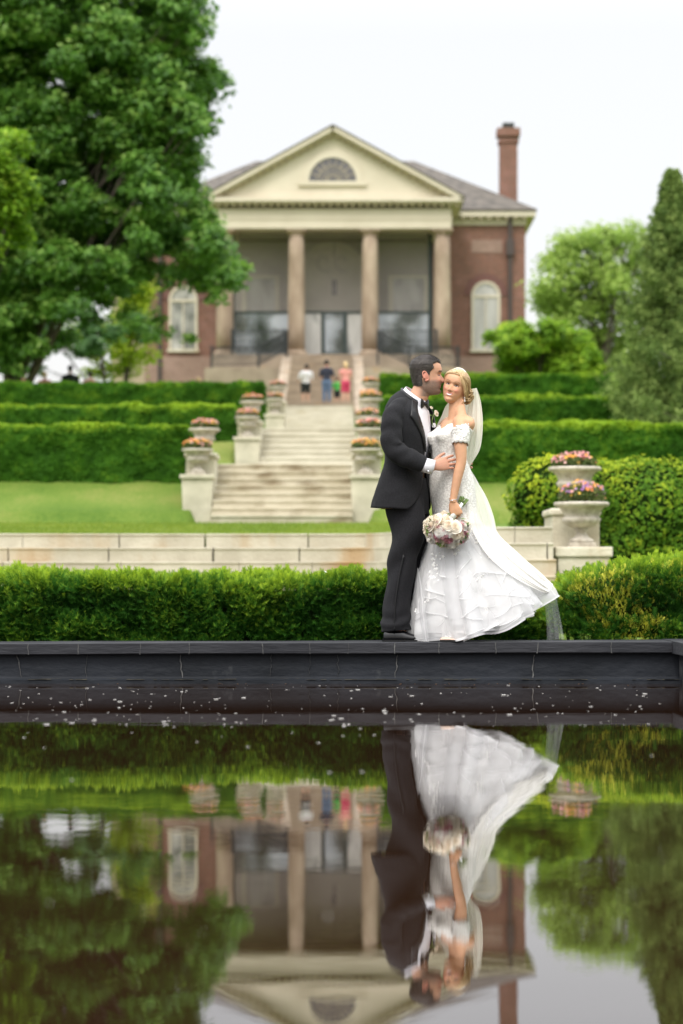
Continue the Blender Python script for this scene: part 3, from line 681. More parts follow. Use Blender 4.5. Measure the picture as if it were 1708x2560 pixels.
# round golden bush behind the near right urns
o = thing('bush', (3.9, 31, 1.1), 'big rounded golden-green bush behind the two near urns on the right', 'bush')
lob = [(2.72, 30.9, 1.72, .62, .7, .50), (3.1, 31.0, 1.6, .8, .8, .62), (3.9, 30.9, 1.35, 1.0, .9, .88), (4.8, 30.8, 1.30, 1.0, .9, .92), (5.7, 30.9, 1.35, 1.0, .9, .88), (3.6, 30.6, .9, .7, .6, .7), (4.6, 30.5, .8, .9, .7, .7), (2.6, 31.1, 1.35, .45, .6, .35)]
mb = MB()
for l in lob: mb.ext(ball(l[:3], [q*.86 for q in l[3:]], 20, 12))
mb.build('branches', M['core'], o)
mb = MB(); n = 30000; L_ = np.array(lob); idx = rng.choice(len(L_), n, p=(L_[:, 3]*L_[:, 5])/(L_[:, 3]*L_[:, 5]).sum()); d = rand_unit(n); d[:, 1] = -np.abs(d[:, 1])*np.where(rng.random(n) < .8, 1, -1)
P = L_[idx, :3]+d*L_[idx, 3:]*(.93+.09*rng.random(n))[:, None]; bump = fbm(P, 3.5, 3)*.13+fbm(P, 9, 4)*.05; P += d*bump[:, None]
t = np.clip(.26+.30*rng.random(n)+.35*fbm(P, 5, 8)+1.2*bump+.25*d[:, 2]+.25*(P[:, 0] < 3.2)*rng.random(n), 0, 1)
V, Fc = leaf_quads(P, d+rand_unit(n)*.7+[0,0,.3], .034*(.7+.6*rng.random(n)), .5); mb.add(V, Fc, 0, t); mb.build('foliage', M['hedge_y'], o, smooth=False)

# ------------------------------------------------------------------ yew hedges at the pool edge: needle sprigs
def sprig_template(np_=8, L=.06, nl=.022, nw=.0024):
    V = []; Fc = []
    def q(a, b, c, d): i = len(V); V.extend([a, b, c, d]); Fc.append((i, i+1, i+2, i+3))
    q((-.0012,0,0),(.0012,0,0),(.0006,L,0),(-.0006,L,0))
    for i in range(np_):
        y = L*(.12+.88*i/(np_-1)); l = nl*(1-.35*(i/(np_-1))**2)
        for s in (-1, 1):
            ang = .95-.35*i/(np_-1); dx, dy = math.sin(ang)*s, math.cos(ang); zz = .25*l*(1 if (i % 2) else -.2)
            px_, py_ = -dy*nw*s, dx*nw*s
            q((px_, y+py_, 0), (-px_, y-py_, 0), (dx*l-px_*.3, y+dy*l-py_*.3, zz), (dx*l+px_*.3, y+dy*l+py_*.3, zz))
    return np.array(V, float), np.array(Fc)
SV, SF = sprig_template()
def sprigs(mb, P, dirs, nrm, size, tint, mi=0):
    n = len(P); d = dirs/np.linalg.norm(dirs, axis=1)[:, None]; nn = nrm-d*(nrm*d).sum(1)[:, None]; nn /= np.linalg.norm(nn, axis=1)[:, None]+1e-9
    s = np.cross(d, nn); R = np.stack([s, d, nn], 1)          # rows: local x,y,z
    loc = SV[None]*np.broadcast_to(size, (n,))[:, None, None]
    V = P[:, None]+np.einsum('nvi,nij->nvj', loc, R)
    Fc = (SF[None]+(np.arange(n)*len(SV))[:, None, None]).reshape(-1, 4)
    tt = np.repeat(tint, len(SF))+rng.normal(size=n*len(SF))*.05
    # tips of every sprig lighter: new growth
    k = np.tile(np.concatenate([[0.], np.repeat(np.linspace(-.05, .22, (len(SF)-1)//2), 2)]), n)
    mb.add(V.reshape(-1, 3), Fc, mi, np.clip(tt+k*(.6+.8*np.repeat(rng.random(n), len(SF))), 0, 1))
def yew(x0, x1, D0, dep, zb, ztf, n, label, leafm, rnd=.10, gold=0.0, endr=None, rl=0.0, rr_=0.0, sz=1.0, under=0.0):
    o = thing('yew_hedge', ((x0+x1)/2, D0+.2, zb), label, 'hedge'); W = x1-x0
    def shape(x, y0):                                    # height profile with rounded ends
        e = 1.0
        if rl: e = e*np.sqrt(np.clip(1-(1-np.clip((x-x0)/rl, 0, 1))**2, 0, 1))
        if rr_: e = e*np.sqrt(np.clip(1-(1-np.clip((x1-x)/rr_, 0, 1))**2, 0, 1))
        return e
    cm = MB(); V = []
    for x in np.linspace(x0+.06, x1-.06, 40):
        e = float(shape(np.array(x), 0)); zt = zb+(float(ztf(x))-zb)*e; ins = .17+.25*(1-e)
        V.append([[x, D0+ins+.02, zb+under*(1.2-e)], [x, D0+ins, max(zb+.02, zt-.13)], [x, D0+ins+.10, max(zb+.03, zt-.06)], [x, D0+dep-ins-.05, max(zb+.03, zt-.06)], [x, D0+dep-ins, max(zb+.02, zt-.13)], [x, D0+dep-ins, zb+under*(1.2-e)]])
    cm.ext(ringmesh(np.array(V), True)); 
    for i in range(int(W*9)):
        x = rng.uniform(x0+.15, x1-.1); cm.ext(tube([[x, D0+dep*.45, zb-.1], [x+rng.normal()*.04, D0+dep*.4, zb+.12], [x+rng.normal()*.1, D0+.1+dep*.3, zb+.3]], [.014, .010, .005], 6))
    cm.build('branches', M['core'], o, smooth=False)
    k = rng.random(n) < .60; x = x0+W*rng.random(n); v = rng.random(n); e = shape(x, 0); zt = zb+(ztf(x)-zb)*e
    zlow = zb+under*(1-e)
    P = np.where(k[:, None], np.stack([x, np.full(n, D0)+.30*(1-e)*1.0, zlow+(zt-zlow)*v], 1), np.stack([x, D0+dep*v*e+.3*(1-e), zt], 1))
    Nn = np.where(k[:, None], np.array([[0, -1, .25]]), np.array([[0, -.25, 1]]))
    if rl: Nn[:, 0] -= np.clip(1-(x-x0)/rl, 0, 1)*1.2
    if rr_: Nn[:, 0] += np.clip(1-(x1-x)/rr_, 0, 1)*1.2
    dz = zt-P[:, 2]; P[:, 1] += np.where(k, rnd*np.clip(1-dz/rnd, 0, 1)**2, 0); P[:, 2] -= np.where(~k, rnd*np.clip(1-(P[:, 1]-D0)/rnd, 0, 1)**2*.9, 0)
    f1 = fbm(P*[1, .6, 1.3], 5, 5); f2 = fbm(P, 14, 6)
    P += (Nn/np.linalg.norm(Nn, axis=1)[:, None])*(f1*.11+f2*.045-.035)[:, None]
    keep = (f1+.35*f2+.22*rng.random(n)) > -.40; P, Nn, f1, f2, k, dz = P[keep], Nn[keep], f1[keep], f2[keep], k[keep], dz[keep]; m_ = len(P)
    dirs = Nn*.75+rand_unit(m_)*.75+np.array([0, -.15, .35])
    nrm = rand_unit(m_)*.5+np.array([0, -.7, .6])
    topm = np.clip(1-dz/.10, 0, 1)
    t = .22+.20*rng.random(m_)+.26*f1+.18*fbm(P, 2.2, 12)+topm*.24
    if gold:
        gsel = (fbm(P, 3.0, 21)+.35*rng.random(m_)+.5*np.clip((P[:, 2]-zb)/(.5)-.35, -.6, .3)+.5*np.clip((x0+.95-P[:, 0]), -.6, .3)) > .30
        sel = gsel & (rng.random(m_) < gold)
    else: sel = np.zeros(m_, bool)
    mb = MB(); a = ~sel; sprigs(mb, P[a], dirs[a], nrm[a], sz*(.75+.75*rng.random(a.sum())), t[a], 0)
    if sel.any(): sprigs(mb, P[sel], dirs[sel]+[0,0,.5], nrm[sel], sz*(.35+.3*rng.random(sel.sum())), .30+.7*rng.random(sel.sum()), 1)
    # a few long shoots above the top
    ns = int(W*30); x = x0+.05+(W-.1)*rng.random(ns); e = shape(x, 0); Pp = np.stack([x, D0+dep*rng.random(ns)*.6+.08, zb+(ztf(x)-zb)*e-.01], 1)
    sprigs(mb, Pp, np.array([[0, 0, 1.0]])+rand_unit(ns)*.45, rand_unit(ns), sz*(.8+.5*rng.random(ns)), .6+.35*rng.random(ns), 0)
    mb.build('foliage', [leafm, M['yew_y']], o, smooth=False); return o
zb = .20
yew(-3.3, .62, 15.95, .95, zb, lambda x: .650+.010*np.sin(x*2.3)+.008*np.sin(x*5.1)-.015*(x > .1), 17000, 'long low yew hedge along the pool edge to the left of the groom', M['yew'])
yew(.55, 1.42, 16.05, .85, zb, lambda x: .50+0*x, 3800, 'low yew branches between the hem of the dress and the pool edge', M['yew'], rr_=.42, under=.06)
yew(1.30, 3.6, 15.98, 1.05, zb, lambda x: .735+.018*np.sin(x*3), 13500, 'rounded golden-tipped yew hedge at the pool edge right of the bride', M['yew'], rl=.55, gold=.85, under=.34)
# white cloth on the back of the hedge
M['cloth'] = mat('white_cloth', (.82,.82,.83), rough=.8, bump=.01, bscale=9)
n, mm = 40, 14; U, Vv = np.meshgrid(np.linspace(0, 1, n), np.linspace(0, 1, mm)); xx = PX(808+158*U, 16.95); yy = 16.72+.26*Vv
zz = (.690)+.012*np.sin(U*25+Vv*3)*np.sin(Vv*3)+.010*np.sin(U*61)+.022*np.exp(-((U-.09)/.05)**2)-.10*sst(.6, 1, Vv)-.05*sst(.3, 0, Vv)
mb = MB(); V, Q = ringmesh(np.stack([xx, yy, zz], -1), False, closed=False); mb.add(V, Q); o = mb.build('cloth', M['cloth']); sm = o.modifiers.new('thick', 'SOLIDIFY'); sm.thickness = .008
tag(o, 'strip of crumpled white cloth showing along the top of the yew hedge beside the groom', 'cloth')
# ------------------------------------------------------------------ the house
DP, DM = 118.0, 122.5
bx0 = DP
H = thing('brick_house', (-.4, 122, 10.5), 'red brick house with a cream pediment and tall sandstone columns', 'house')
def part(name, vfs, m, parent=None, smooth=False, bv=0):
    mb = MB()
    for vf in vfs: mb.ext(vf)
    o = mb.build(name, m, parent or H, smooth=smooth)
    if bv: bevel(o, bv)
    return o
zf, ze0, ze1, za = 11.5, 17.69, 19.05, 22.62             # portico floor, entablature, pediment apex
XL, XR_, XCn = -6.19, 5.35, -.42
part('wall', [box(-9.9, 9.31, DM, DM+15, 8.5, 18.85)], M['brick'])
part('wall', [box(-9.98, 9.39, DM-.08, DM+15.08, 8.4, 11.9)], M['brick_pale'])
# hip roof
e = .55; V = [(-9.9-e, DM-e, 19.3), (9.31+e, DM-e, 19.3), (9.31+e, DM+15+e, 19.3), (-9.9-e, DM+15+e, 19.3), (-4.6, DM+7.5, 23.1), (3.9, DM+7.5, 23.1),
     (-9.9-e, DM-e, 19.2), (9.31+e, DM-e, 19.2), (9.31+e, DM+15+e, 19.2), (-9.9-e, DM+15+e, 19.2)]
roof = part('roof', [(V, [(0,1,5,4), (1,2,5), (2,3,4,5), (3,0,4), (9,8,7,6), (0,6,7,1), (1,7,8,2), (2,8,9,3), (3,9,6,0)])], M['slate'])
part('cornice', [box(-9.9-e+.05, 9.31+e-.05, DM-e+.05, DM+.3, 18.95, 19.198), box(9.0, 9.31+e-.05, DM+.31, DM+15, 18.95, 19.198), box(-9.95, 9.36, DM-.12, DM-.002, 18.55, 18.948)], M['cream'])
mb = MB()
for i in range(44):
    x = -9.8+i*.44; mb.ext(box(x, x+.2, DM-e+.12, DM-.13, 18.80, 18.949))
mb.build('bracket_row', M['cream_dark'], H, smooth=False)
# chimney
ch = part('chimney', [box(8.19, 9.10, 125, 125.9, 18, 23.55), box(8.12, 9.17, 124.93, 125.97, 23.2, 23.35), box(8.05, 9.24, 124.86, 126.04, 23.551, 23.95)], M['brick'], roof)
part('chimney_pot', [box(8.35, 8.94, 125.1, 125.8, 23.951, 24.25)], M['iron'], roof)
# portico
part('plinth', [box(XL-.1, XR_+.1, 116.9, DM-.09, 8.6, zf)], M['brown_stone'])
for xcn in (-5.70, -2.20, 1.39, 4.92):
    c = part('column', [lathe([(.41, zf+.28), (.42, zf+1.5), (.41, zf+3), (.385, zf+4.8), (.36, ze0-.32)], 28, (xcn, DP+.1, 0))], M['column'], smooth=True)
    part('column_base', [box(xcn-.52, xcn+.52, DP-.42, DP+.62, zf, zf+.12), lathe([(.50, zf+.121), (.52, zf+.18), (.47, zf+.27), (.44, zf+.28)], 28, (xcn, DP+.1, 0))], M['column'], c)
    part('capital', [lathe([(.37, ze0-.32), (.40, ze0-.30), (.39, ze0-.24), (.47, ze0-.12), (.48, ze0-.101)], 28, (xcn, DP+.1, 0)), box(xcn-.5, xcn+.5, DP-.4, DP+.6, ze0-.10, ze0-.002)], M['column'], c)
en = part('entablature', [box(XL, XR_, DP-.42, DP+.62, ze0, ze1-.40), box(XL-.04, XR_+.04, DP-.46, DP+.6, ze0+.42, ze0+.50), box(XR_-1.04, XR_, DP+.621, DM-.09, ze0, ze1-.40), box(XL, XL+1.04, DP+.621, DM-.09, ze0, ze1-.40)], M['cream'])
part('ceiling', [box(XL+1.05, XR_-1.05, DP+.63, DM-.1, ze0+.12, ze0+.2)], M['stucco'])
xl, xr = XCn-6.25, XCn+6.30
part('cornice', [box(xl, xr, DP-.95, DM-.6, ze1-.12, ze1+.06), box(xl+.12, xr-.12, DP-.80, DM-.7, ze1-.2, ze1-.121)], M['cream'])
mb = MB()
for i in range(34):
    x = xl+.25+i*.362; mb.ext(box(x, x+.18, DP-.72, DP-.42, ze1-.34, ze1-.202))
mb.build('dentil_row', M['cream_dark'], H, smooth=False)
part('pediment', [prism([(xl+.5, ze1+.062), (xr-.5, ze1+.062), (XCn, za-.25)], DP-.42, DP-.1)], M['cream'])
for s, xe in ((-1, xl-.05), (1, xr+.05)):
    d = np.array([XCn-xe, za-.02-(ze1+.10)]); Ld = np.linalg.norm(d); d /= Ld; nrm = np.array([-d[1], d[0]])*(1 if d[0] > 0 else -1)
    def pt(t_, o_): return (xe+d[0]*t_+nrm[0]*o_, ze1+.10+d[1]*t_+nrm[1]*o_)
    rk = part('raking_cornice', [prism([pt(0, 0), pt(Ld, 0), pt(Ld, -.20), pt(0, -.20)][::1], DP-.95, DP+.2), prism([pt(.3, -.201), pt(Ld, -.201), pt(Ld, -.27), pt(.3, -.27)], DP-.80, DP+.2)], M['cream'])
    part('roof_edge', [prism([pt(-.05, .055), pt(Ld, .055), pt(Ld, .002), pt(-.05, .002)], DP-1.0, DM+3.5)], M['slate'])
    mb = MB(); k = 0; tt = .7
    while tt < Ld-.2:
        mb.ext(prism([pt(tt, -.272), pt(tt+.18, -.272), pt(tt+.18, -.40), pt(tt, -.40)], DP-.70, DP-.425)); tt += .40
    mb.build('dentil_row', M['cream_dark'], rk, smooth=False)
# portico roof slopes back into the main roof
part('roof', [([(xl-.05, DP-.9, ze1+.09), (XCn, DP-.9, za-.03), (XCn, DM+7, za-.03), (xl-.05, DM+3, ze1+.09)], [(0,1,2,3)]), ([(xr+.05, DP-.9, ze1+.09), (XCn, DP-.9, za-.035), (XCn, DM+7, za-.035), (xr+.05, DM+3, ze1+.09)], [(3,2,1,0)])], M['slate'])
# fanlight
fx, fz, fr = PX(832, DP), PZ(457, DP), 1.15
def arc(cx, cz, r, n=24, a0=0, a1=PI): return [(cx+r*math.cos(a), cz+r*math.sin(a)) for a in np.linspace(a0, a1, n)]
def archring(cx, cz, r0, r1, y0, y1, n=24):
    V = []
    for a in np.linspace(0, PI, n):
        V.append([[cx+r*math.cos(a), y, cz+r*math.sin(a)] for r, y in ((r0, y0), (r1, y0), (r1, y1), (r0, y1))])
    return ringmesh(np.array(V), True)
fw = part('fanlight_window', [prism(arc(fx, fz, fr), DP-.44, DP-.425)], M['glass'])
fr_o = part('frame', [archring(fx, fz, fr, fr+.28, DP-.52, DP-.42), box(fx-1.65, fx+1.65, DP-.56, DP-.42, fz-.22, fz-.002)], M['cream'], fw)
mb = MB()
for a in np.linspace(0, PI, 10)[1:-1]: mb.ext(beam((fx+.25*math.cos(a), DP-.455, fz+.25*math.sin(a)), (fx+fr*math.cos(a), DP-.455, fz+fr*math.sin(a)), .02, .03))
for r in (.28, .75): mb.ext(archring(fx, fz, r-.016, r+.016, DP-.47, DP-.446))
mb.build('muntins', M['cream_dark'], fw, smooth=False)
# portico back wall and screens
YB = DM-.30
part('back_wall', [box(XL+.8, XR_-.8, YB, YB+.15, zf, ze0)], M['stucco'])
part('wall_arch', [archring(PX(832, YB), PZ(690, YB), 0, 1.75, YB-.05, YB-.002), box(PX(832, YB)-1.75, PX(832, YB)+1.75, YB-.05, YB-.002, zf+2.6, PZ(690, YB)-.001)], M['stucco_pale'])
mb = MB()
for cxp in (812, 858):                                    # faint painted scrolls over the door
    a = np.linspace(0, 5.2, 30); r = .12+.40*a/5.2
    mb.ext(tube(np.stack([PX(cxp, YB)+r*np.cos(a), np.full(30, YB-.07), PZ(655, YB)+r*np.sin(a)], 1), .035, 5))
mb.build('scroll_ornament', M['stucco'], H)
part('lantern', [beam((PX(836, 121.5), 121.5, 16.8), (PX(836, 121.5), 121.5, 17.7), .03, .03), box(PX(830, 121.5), PX(842, 121.5), 121.4, 121.6, PZ(738, 121.5), PZ(700, 121.5))], M['iron'])
for a, c2, zt in ((609, 695, 689), (975, 1068, 689)):
    w_ = part('window', [box(PX(a, YB)+.15, PX(c2, YB)-.15, YB-.06, YB-.02, zf+.5, PZ(zt, YB)-.15)], M['curtain'])
    part('frame', [box(PX(a, YB)-.08, PX(a, YB)+.149, YB-.12, YB-.003, zf+.4, PZ(zt, YB)), box(PX(c2, YB)-.149, PX(c2, YB)+.08, YB-.12, YB-.003, zf+.4, PZ(zt, YB)), box(PX(a, YB)+.15, PX(c2, YB)-.15, YB-.12, YB-.003, PZ(zt, YB)-.149, PZ(zt, YB))], M['cream'], w_)
YG = 119.4; zbar = PZ(781, YG)
M['screen'] = mat('insect_screen', (.26,.24,.23), rough=.9, alpha=.28)
M['pane'] = mat('pane_painted_reflection', (.40,.45,.50), (.55,.60,.64), .5, rough=.05, spec=1, alpha=.60, spots=((.015,.03,.015), .45, .46, (1,1,1)))  # dark blotches paint a tree reflection into the pane colour
xg = [PX(583, YG), PX(736, YG), PX(927, YG), PX(1074, YG)]
for a, c2 in ((xg[0], xg[1]), (xg[1]+.05, xg[2]-.05), (xg[2], xg[3])):
    part('screen_panel', [box(a, c2, YG, YG+.01, zbar+.05, ze0-.01)], M['screen'])
part('glass_panel', [box(xg[0], xg[1], YG, YG+.02, zf, zbar)], M['pane']); part('glass_panel', [box(xg[2], xg[3], YG, YG+.02, zf, zbar)], M['pane'])
for a, c2 in ((PX(760, YG), PX(803, YG)), (PX(867, YG), PX(908, YG))): part('glass_panel', [box(a, c2, YG, YG+.02, zf, zbar)], M['curtain'])
part('screen_frame', [box(xg[0]-.1, xg[3]+.1, YG-.05, YG+.06, zbar-.05, zbar+.05), box(xg[0]-.12, xg[0]+.08, YG-.06, YG+.07, zf, ze0-.012), box(xg[3]-.06, xg[3]+.14, YG-.06, YG+.07, zf, ze0-.012)], M['frame_dark'])
dr = part('door', [box(PX(812, YG), PX(858, YG), YG-.01, YG+.03, zf+.05, zbar-.06)], M['pane'])
part('frame', [box(PX(803, YG), PX(812, YG), YG-.08, YG+.08, zf, zbar-.051), box(PX(858, YG), PX(868, YG), YG-.08, YG+.08, zf, zbar-.051), box(PX(812, YG)+.001, PX(858, YG)-.001, YG-.07, YG+.07, zf, zf+.3)], M['frame_dark'], dr)
# arched windows and downpipes on the brick
for cxp, w2, zt in ((1214.5, .61, 708), (458.5, .61, 719)):
    x = PX(cxp, DM); zc = PZ(zt, DM)-.63; z0 = PZ(874, DM)
    w_ = part('window', [prism([(x-w2, z0), (x+w2, z0)]+arc(x, zc, w2, 20), DM-.03, DM-.005)], M['curtain'])
    part('frame', [archring(x, zc, w2-.002, w2+.12, DM-.10, DM-.01), box(x-w2-.12, x-w2, DM-.10, DM-.01, z0, zc), box(x+w2, x+w2+.12, DM-.10, DM-.01, z0, zc), box(x-w2, x+w2, DM-.09, DM-.02, zc-.1, zc+.02), box(x-.03, x+.03, DM-.08, DM-.031, z0, zc-.1)], M['cream'], w_)
    part('brick_arch', [archring(x, zc, w2+.122, w2+.50, DM-.05, DM+.01)], brick_mat('soldier_brick', (.12,.035,.03), (.16,.05,.04), (.2,.14,.12)) if 'soldier' not in M else M['soldier'], w_)
    part('sill', [box(x-w2-.2, x+w2+.2, DM-.18, DM-.01, z0-.14, z0-.001)], M['stone'], w_)
part('brick_panel', [box(PX(1179, DM), PX(1256, DM), DM-.03, DM+.01, PZ(632, DM), PZ(600, DM))], M['brick_pale'])
for px in (1275, 400):
    x = PX(px, DM); part('downpipe', [box(x-.10, x+.10, DM-.22, DM-.005, 9, 18.9), box(x-.2, x+.2, DM-.30, DM-.002, 17.0, 17.8)], M['lead'], bv=.02)
# lower wing far left behind the trees
part('side_wing', [box(-12.2, -9.99, 128, 140, 8.5, PZ(697, 128)), ], M['cream_dark'])
part('side_wing_cornice', [box(-12.5, -9.985, 127.6, 140.3, PZ(697, 128)+.001, PZ(668, 128))], M['cream'])
# iron railings
def railing(pts, label, h=1.15, step=.13):
    o = thing('iron_railing', pts[0], label, 'railing', None)
    top, bars, posts = MB(), MB(), []
    for (a, b_) in zip(pts[:-1], pts[1:]):
        a, b_ = np.array(a, float), np.array(b_, float); L_ = np.linalg.norm(b_-a)
        top.ext(beam(a+[0,0,h], b_+[0,0,h], .06, .05)); top.ext(beam(a+[0,0,.12], b_+[0,0,.12], .04, .04)); top.ext(beam(a+[0,0,h*.55], b_+[0,0,h*.55], .03, .03))
        for t_ in np.arange(step, L_-.02, step): p = a+(b_-a)*t_/L_; bars.ext(beam(p+[0,0,.12], p+[0,0,h], .035, .035))
    top.build('rail', M['iron'], o, smooth=False); bars.build('bars', M['iron'], o, smooth=False)
    for p in pts: mb = MB(); mb.ext(box(p[0]-.05, p[0]+.05, p[1]-.05, p[1]+.05, p[2]-.6, p[2]+h+.08)); mb.build('post', M['iron'], o, smooth=False)
    return o
railing([(XL+.9, 117.05, zf), (-2.75, 117.05, zf)], 'black iron railing along the portico floor between the left columns')
railing([(1.95, 117.05, zf), (4.6, 117.05, zf)], 'black iron railing along the portico floor between the right columns')
railing([(-2.62, 116.3, 11.55), (-3.9, 113.8, 10.6), (-6.0, 111.6, 10.35)], 'curving black iron stair railing left of the portico stairs', .98)
railing([(1.75, 116.3, 11.55), (3.2, 113.8, 10.6), (5.4, 111.6, 10.35)], 'curving black iron stair railing right of the portico stairs', .98)

# ------------------------------------------------------------------ trees
def lobes_from(rows, D, s, jit=.6, depth=2.5):
    """rows: (disp x, disp y, r_px) read off the photo, turned into lobes of real size around distance D"""
    out = []
    for dx, dy, rp in rows:
        for q in range(2):
            d = D+rng.uniform(-depth, depth); r = rp*K/F_PX*d
            out.append((DX(dx, d)+rng.normal()*jit*.3, d, DZ(dy, d)+rng.normal()*jit*.3, r*rng.uniform(.85, 1.1), r*rng.uniform(1.0, 1.4), r*rng.uniform(.7, .95)))
    return out
rows = []
edge = [(0,452),(60,455),(110,440),(160,462),(205,478),(250,440),(290,462),(335,432),(385,440),(440,455),(500,462)]
for y, xe in edge: rows += [(xe-12, y, 42), (xe-75, y+rng.uniform(-20,20), 62)]
for y in range(-160, 620, 95):
    for x in range(-330, 380, 95): rows.append((x+rng.uniform(-20,20), y+rng.uniform(-20,20), 58)) if not (y > 540 and x > 250) else None
for y in range(-150, 640, 75):
    for x in range(-330, 400, 85): rows.append((x+rng.uniform(-30,30), y+rng.uniform(-30,30), rng.uniform(34, 66))) if not (y > 560 and x > 300) else None
rows += [(505,575,42),(512,625,36),(470,560,50),(480,610,48),(470,640,26),(500,660,18),(425,585,42),(375,635,26),(322,618,34),(395,752,12),(350,738,16),(425,762,10),(290,715,20),(268,655,34),(335,760,12),(475,690,10),
         (210,660,46),(150,690,52),(90,700,50),(40,720,46),(215,725,22),(150,740,24),(60,765,34),(95,775,22),(28,770,40),(12,800,38),(40,720,44),(80,690,40),(20,660,50),(45,835,18),(5,840,28),(250,590,50),(160,600,60),(70,620,60),(0,650,60),(0,740,50)]
main = lobes_from(rows, 85, 71)
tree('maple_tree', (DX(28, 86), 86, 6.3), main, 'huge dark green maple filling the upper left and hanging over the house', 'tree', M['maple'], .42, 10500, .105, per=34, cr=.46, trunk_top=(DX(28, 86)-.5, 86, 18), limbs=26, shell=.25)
rows = [(-20,370,40),(5,345,30),(20,400,26),(-10,440,40),(30,455,18),(0,520,36),(25,530,22),(-40,480,60),(-60,400,60),(-50,560,50),(35,500,14)]
tree('young_tree', (DX(-120, 60), 60, 4.1), lobes_from(rows, 60, 100, depth=1.0), 'bright yellow-green leafy branches reaching in at the left edge', 'tree', M['lime_leaf'], .14, 420, .085, per=30, cr=.32, trunk_top=(DX(-100, 60), 60, 11), limbs=10)
rows = [(320,655,22),(305,690,26),(325,720,22),(290,730,26),(320,770,24),(285,790,24),(330,810,20),(300,835,22),(210,800,20),(235,765,24),(180,770,20),(260,830,18),(225,845,14)]
tree('young_tree', (DX(288, 106), 106, 8.8), lobes_from(rows, 106, 57, depth=1.2), 'slender young tree with yellow-green leaves against the brick wall', 'tree', M['yellow_leaf'], .16, 260, .11, per=20, cr=.62, trunk_top=(DX(300, 106), 106, 13.5), limbs=12)
rows = [(105,775,18),(130,790,14),(190,800,16),(85,830,12),(250,760,20),(320,760,22),(215,770,22),(60,800,30),(160,765,18)]
tree('young_tree', (DX(245, 98), 98, 7.3), lobes_from(rows, 98, 62, depth=1.2), 'leaning thin-stemmed tree with dark leaves under the maple', 'tree', M['maple_b'], .12, 200, .11, per=24, cr=.42, trunk_top=(DX(215, 98), 98, 11.5), limbs=8)
# right side
rows = [(1275,600,34),(1300,560,30),(1340,545,32),(1385,540,34),(1430,545,30),(1460,580,30),(1270,650,34),(1320,620,40),(1380,610,40),(1430,640,40),(1265,690,28),(1310,700,38),(1370,690,40),(1430,710,36),(1290,740,26),(1350,760,34),(1410,780,34),(1400,830,30),(1460,760,30),(1480,700,30),(1450,830,30),(1480,560,20),(1500,640,30)]
tree('leafy_tree', (DX(1385, 108), 108, 9.0), lobes_from(rows, 108, 56, depth=2.0), 'airy light green tree standing between the house and the conifer', 'tree', M['airy_leaf'], .28, 900, .11, per=20, cr=.68, trunk_top=(DX(1380, 108), 108, 15), limbs=22)
rows = [(1150,775,22),(1180,765,28),(1215,760,26),(1245,745,24),(1285,765,30),(1320,785,28),(1345,810,24),(1170,805,30),(1210,810,36),(1260,800,36),(1300,830,34),(1340,845,26),(1180,840,30),(1230,850,34)]
tree('shrub', (DX(1240, 96), 96, 6.6), lobes_from(rows, 96, 62, depth=1.0), 'bushy lime green shrub in front of the right brick wall', 'shrub', M['lime_leaf'], .14, 900, .10, per=30, cr=.36, trunk_top=(DX(1240, 96), 96, 9), limbs=12)
# conifer: tiers of sprays round a straight stem
def conifer(x, D, zb, zt, R, label, n_cl, leafm, leaf=.055, lean=0):
    o = thing('conifer_tree', (x, D, zb), label, 'tree'); mb = MB(); mb.ext(tube([(x, D, zb-.3), (x, D, (zb+zt)/2), (x, D, zt)], [.2, .12, .02], 10))
    cm = MB(); hh = rng.random(n_cl)**1.25; a = rng.random(n_cl)*2*PI; rad = R*(1-hh)**.78*(.55+.5*rng.random(n_cl))
    rad *= 1+.30*np.sin(a*3+hh*23)+.2*np.sin(a*7+hh*50)
    c = np.stack([x+rad*np.cos(a), D+rad*np.sin(a), zb+.2+(zt-zb-.3)*hh+.25*rad], 1); per = 34; ci = np.repeat(np.arange(n_cl), per)
    out = np.stack([np.cos(a), np.sin(a), np.full(n_cl, .9)], 1); out /= np.linalg.norm(out, axis=1)[:, None]
    tt = rng.random(n_cl*per)-.35; P = c[ci]+out[ci]*(tt*.62*(1-.6*hh[ci]))[:, None]+rand_unit(n_cl*per)*(.17*(1-tt*.7)*(1-.5*hh[ci]))[:, None]
    nn = rand_unit(len(P))+out[ci]*.3; V, Fc = leaf_quads(P, nn, leaf*(.6+.7*rng.random(len(P))), .35)
    cm.add(V, Fc, 0, np.clip((rng.random(n_cl)*.55)[ci]+.3*rng.random(len(P))+.25*tt, 0, 1))
    for i in range(0, n_cl, 14): mb.ext(tube([(x, D, c[i, 2]-.4*rad[i]), c[i]], [.03, .01], 5))
    mb.build('trunk', M['bark'], o); cm.build('crown', leafm, o, smooth=False); return o
conifer(DX(1550, 56), 56.5, 3.0, 10.2, 1.32, 'tall shaggy dark conifer at the right edge', 2600, M['conifer'])
conifer(DX(1660, 54), 55, 3.0, 8.6, 1.5, 'second shaggy conifer cut off by the right edge', 1200, M['conifer'])
conifer(DX(1468, 61), 61.5, 4.2, 6.7, .60, 'small feathery grey-green conifer beside the tall conifer', 500, M['airy_leaf'], .05)
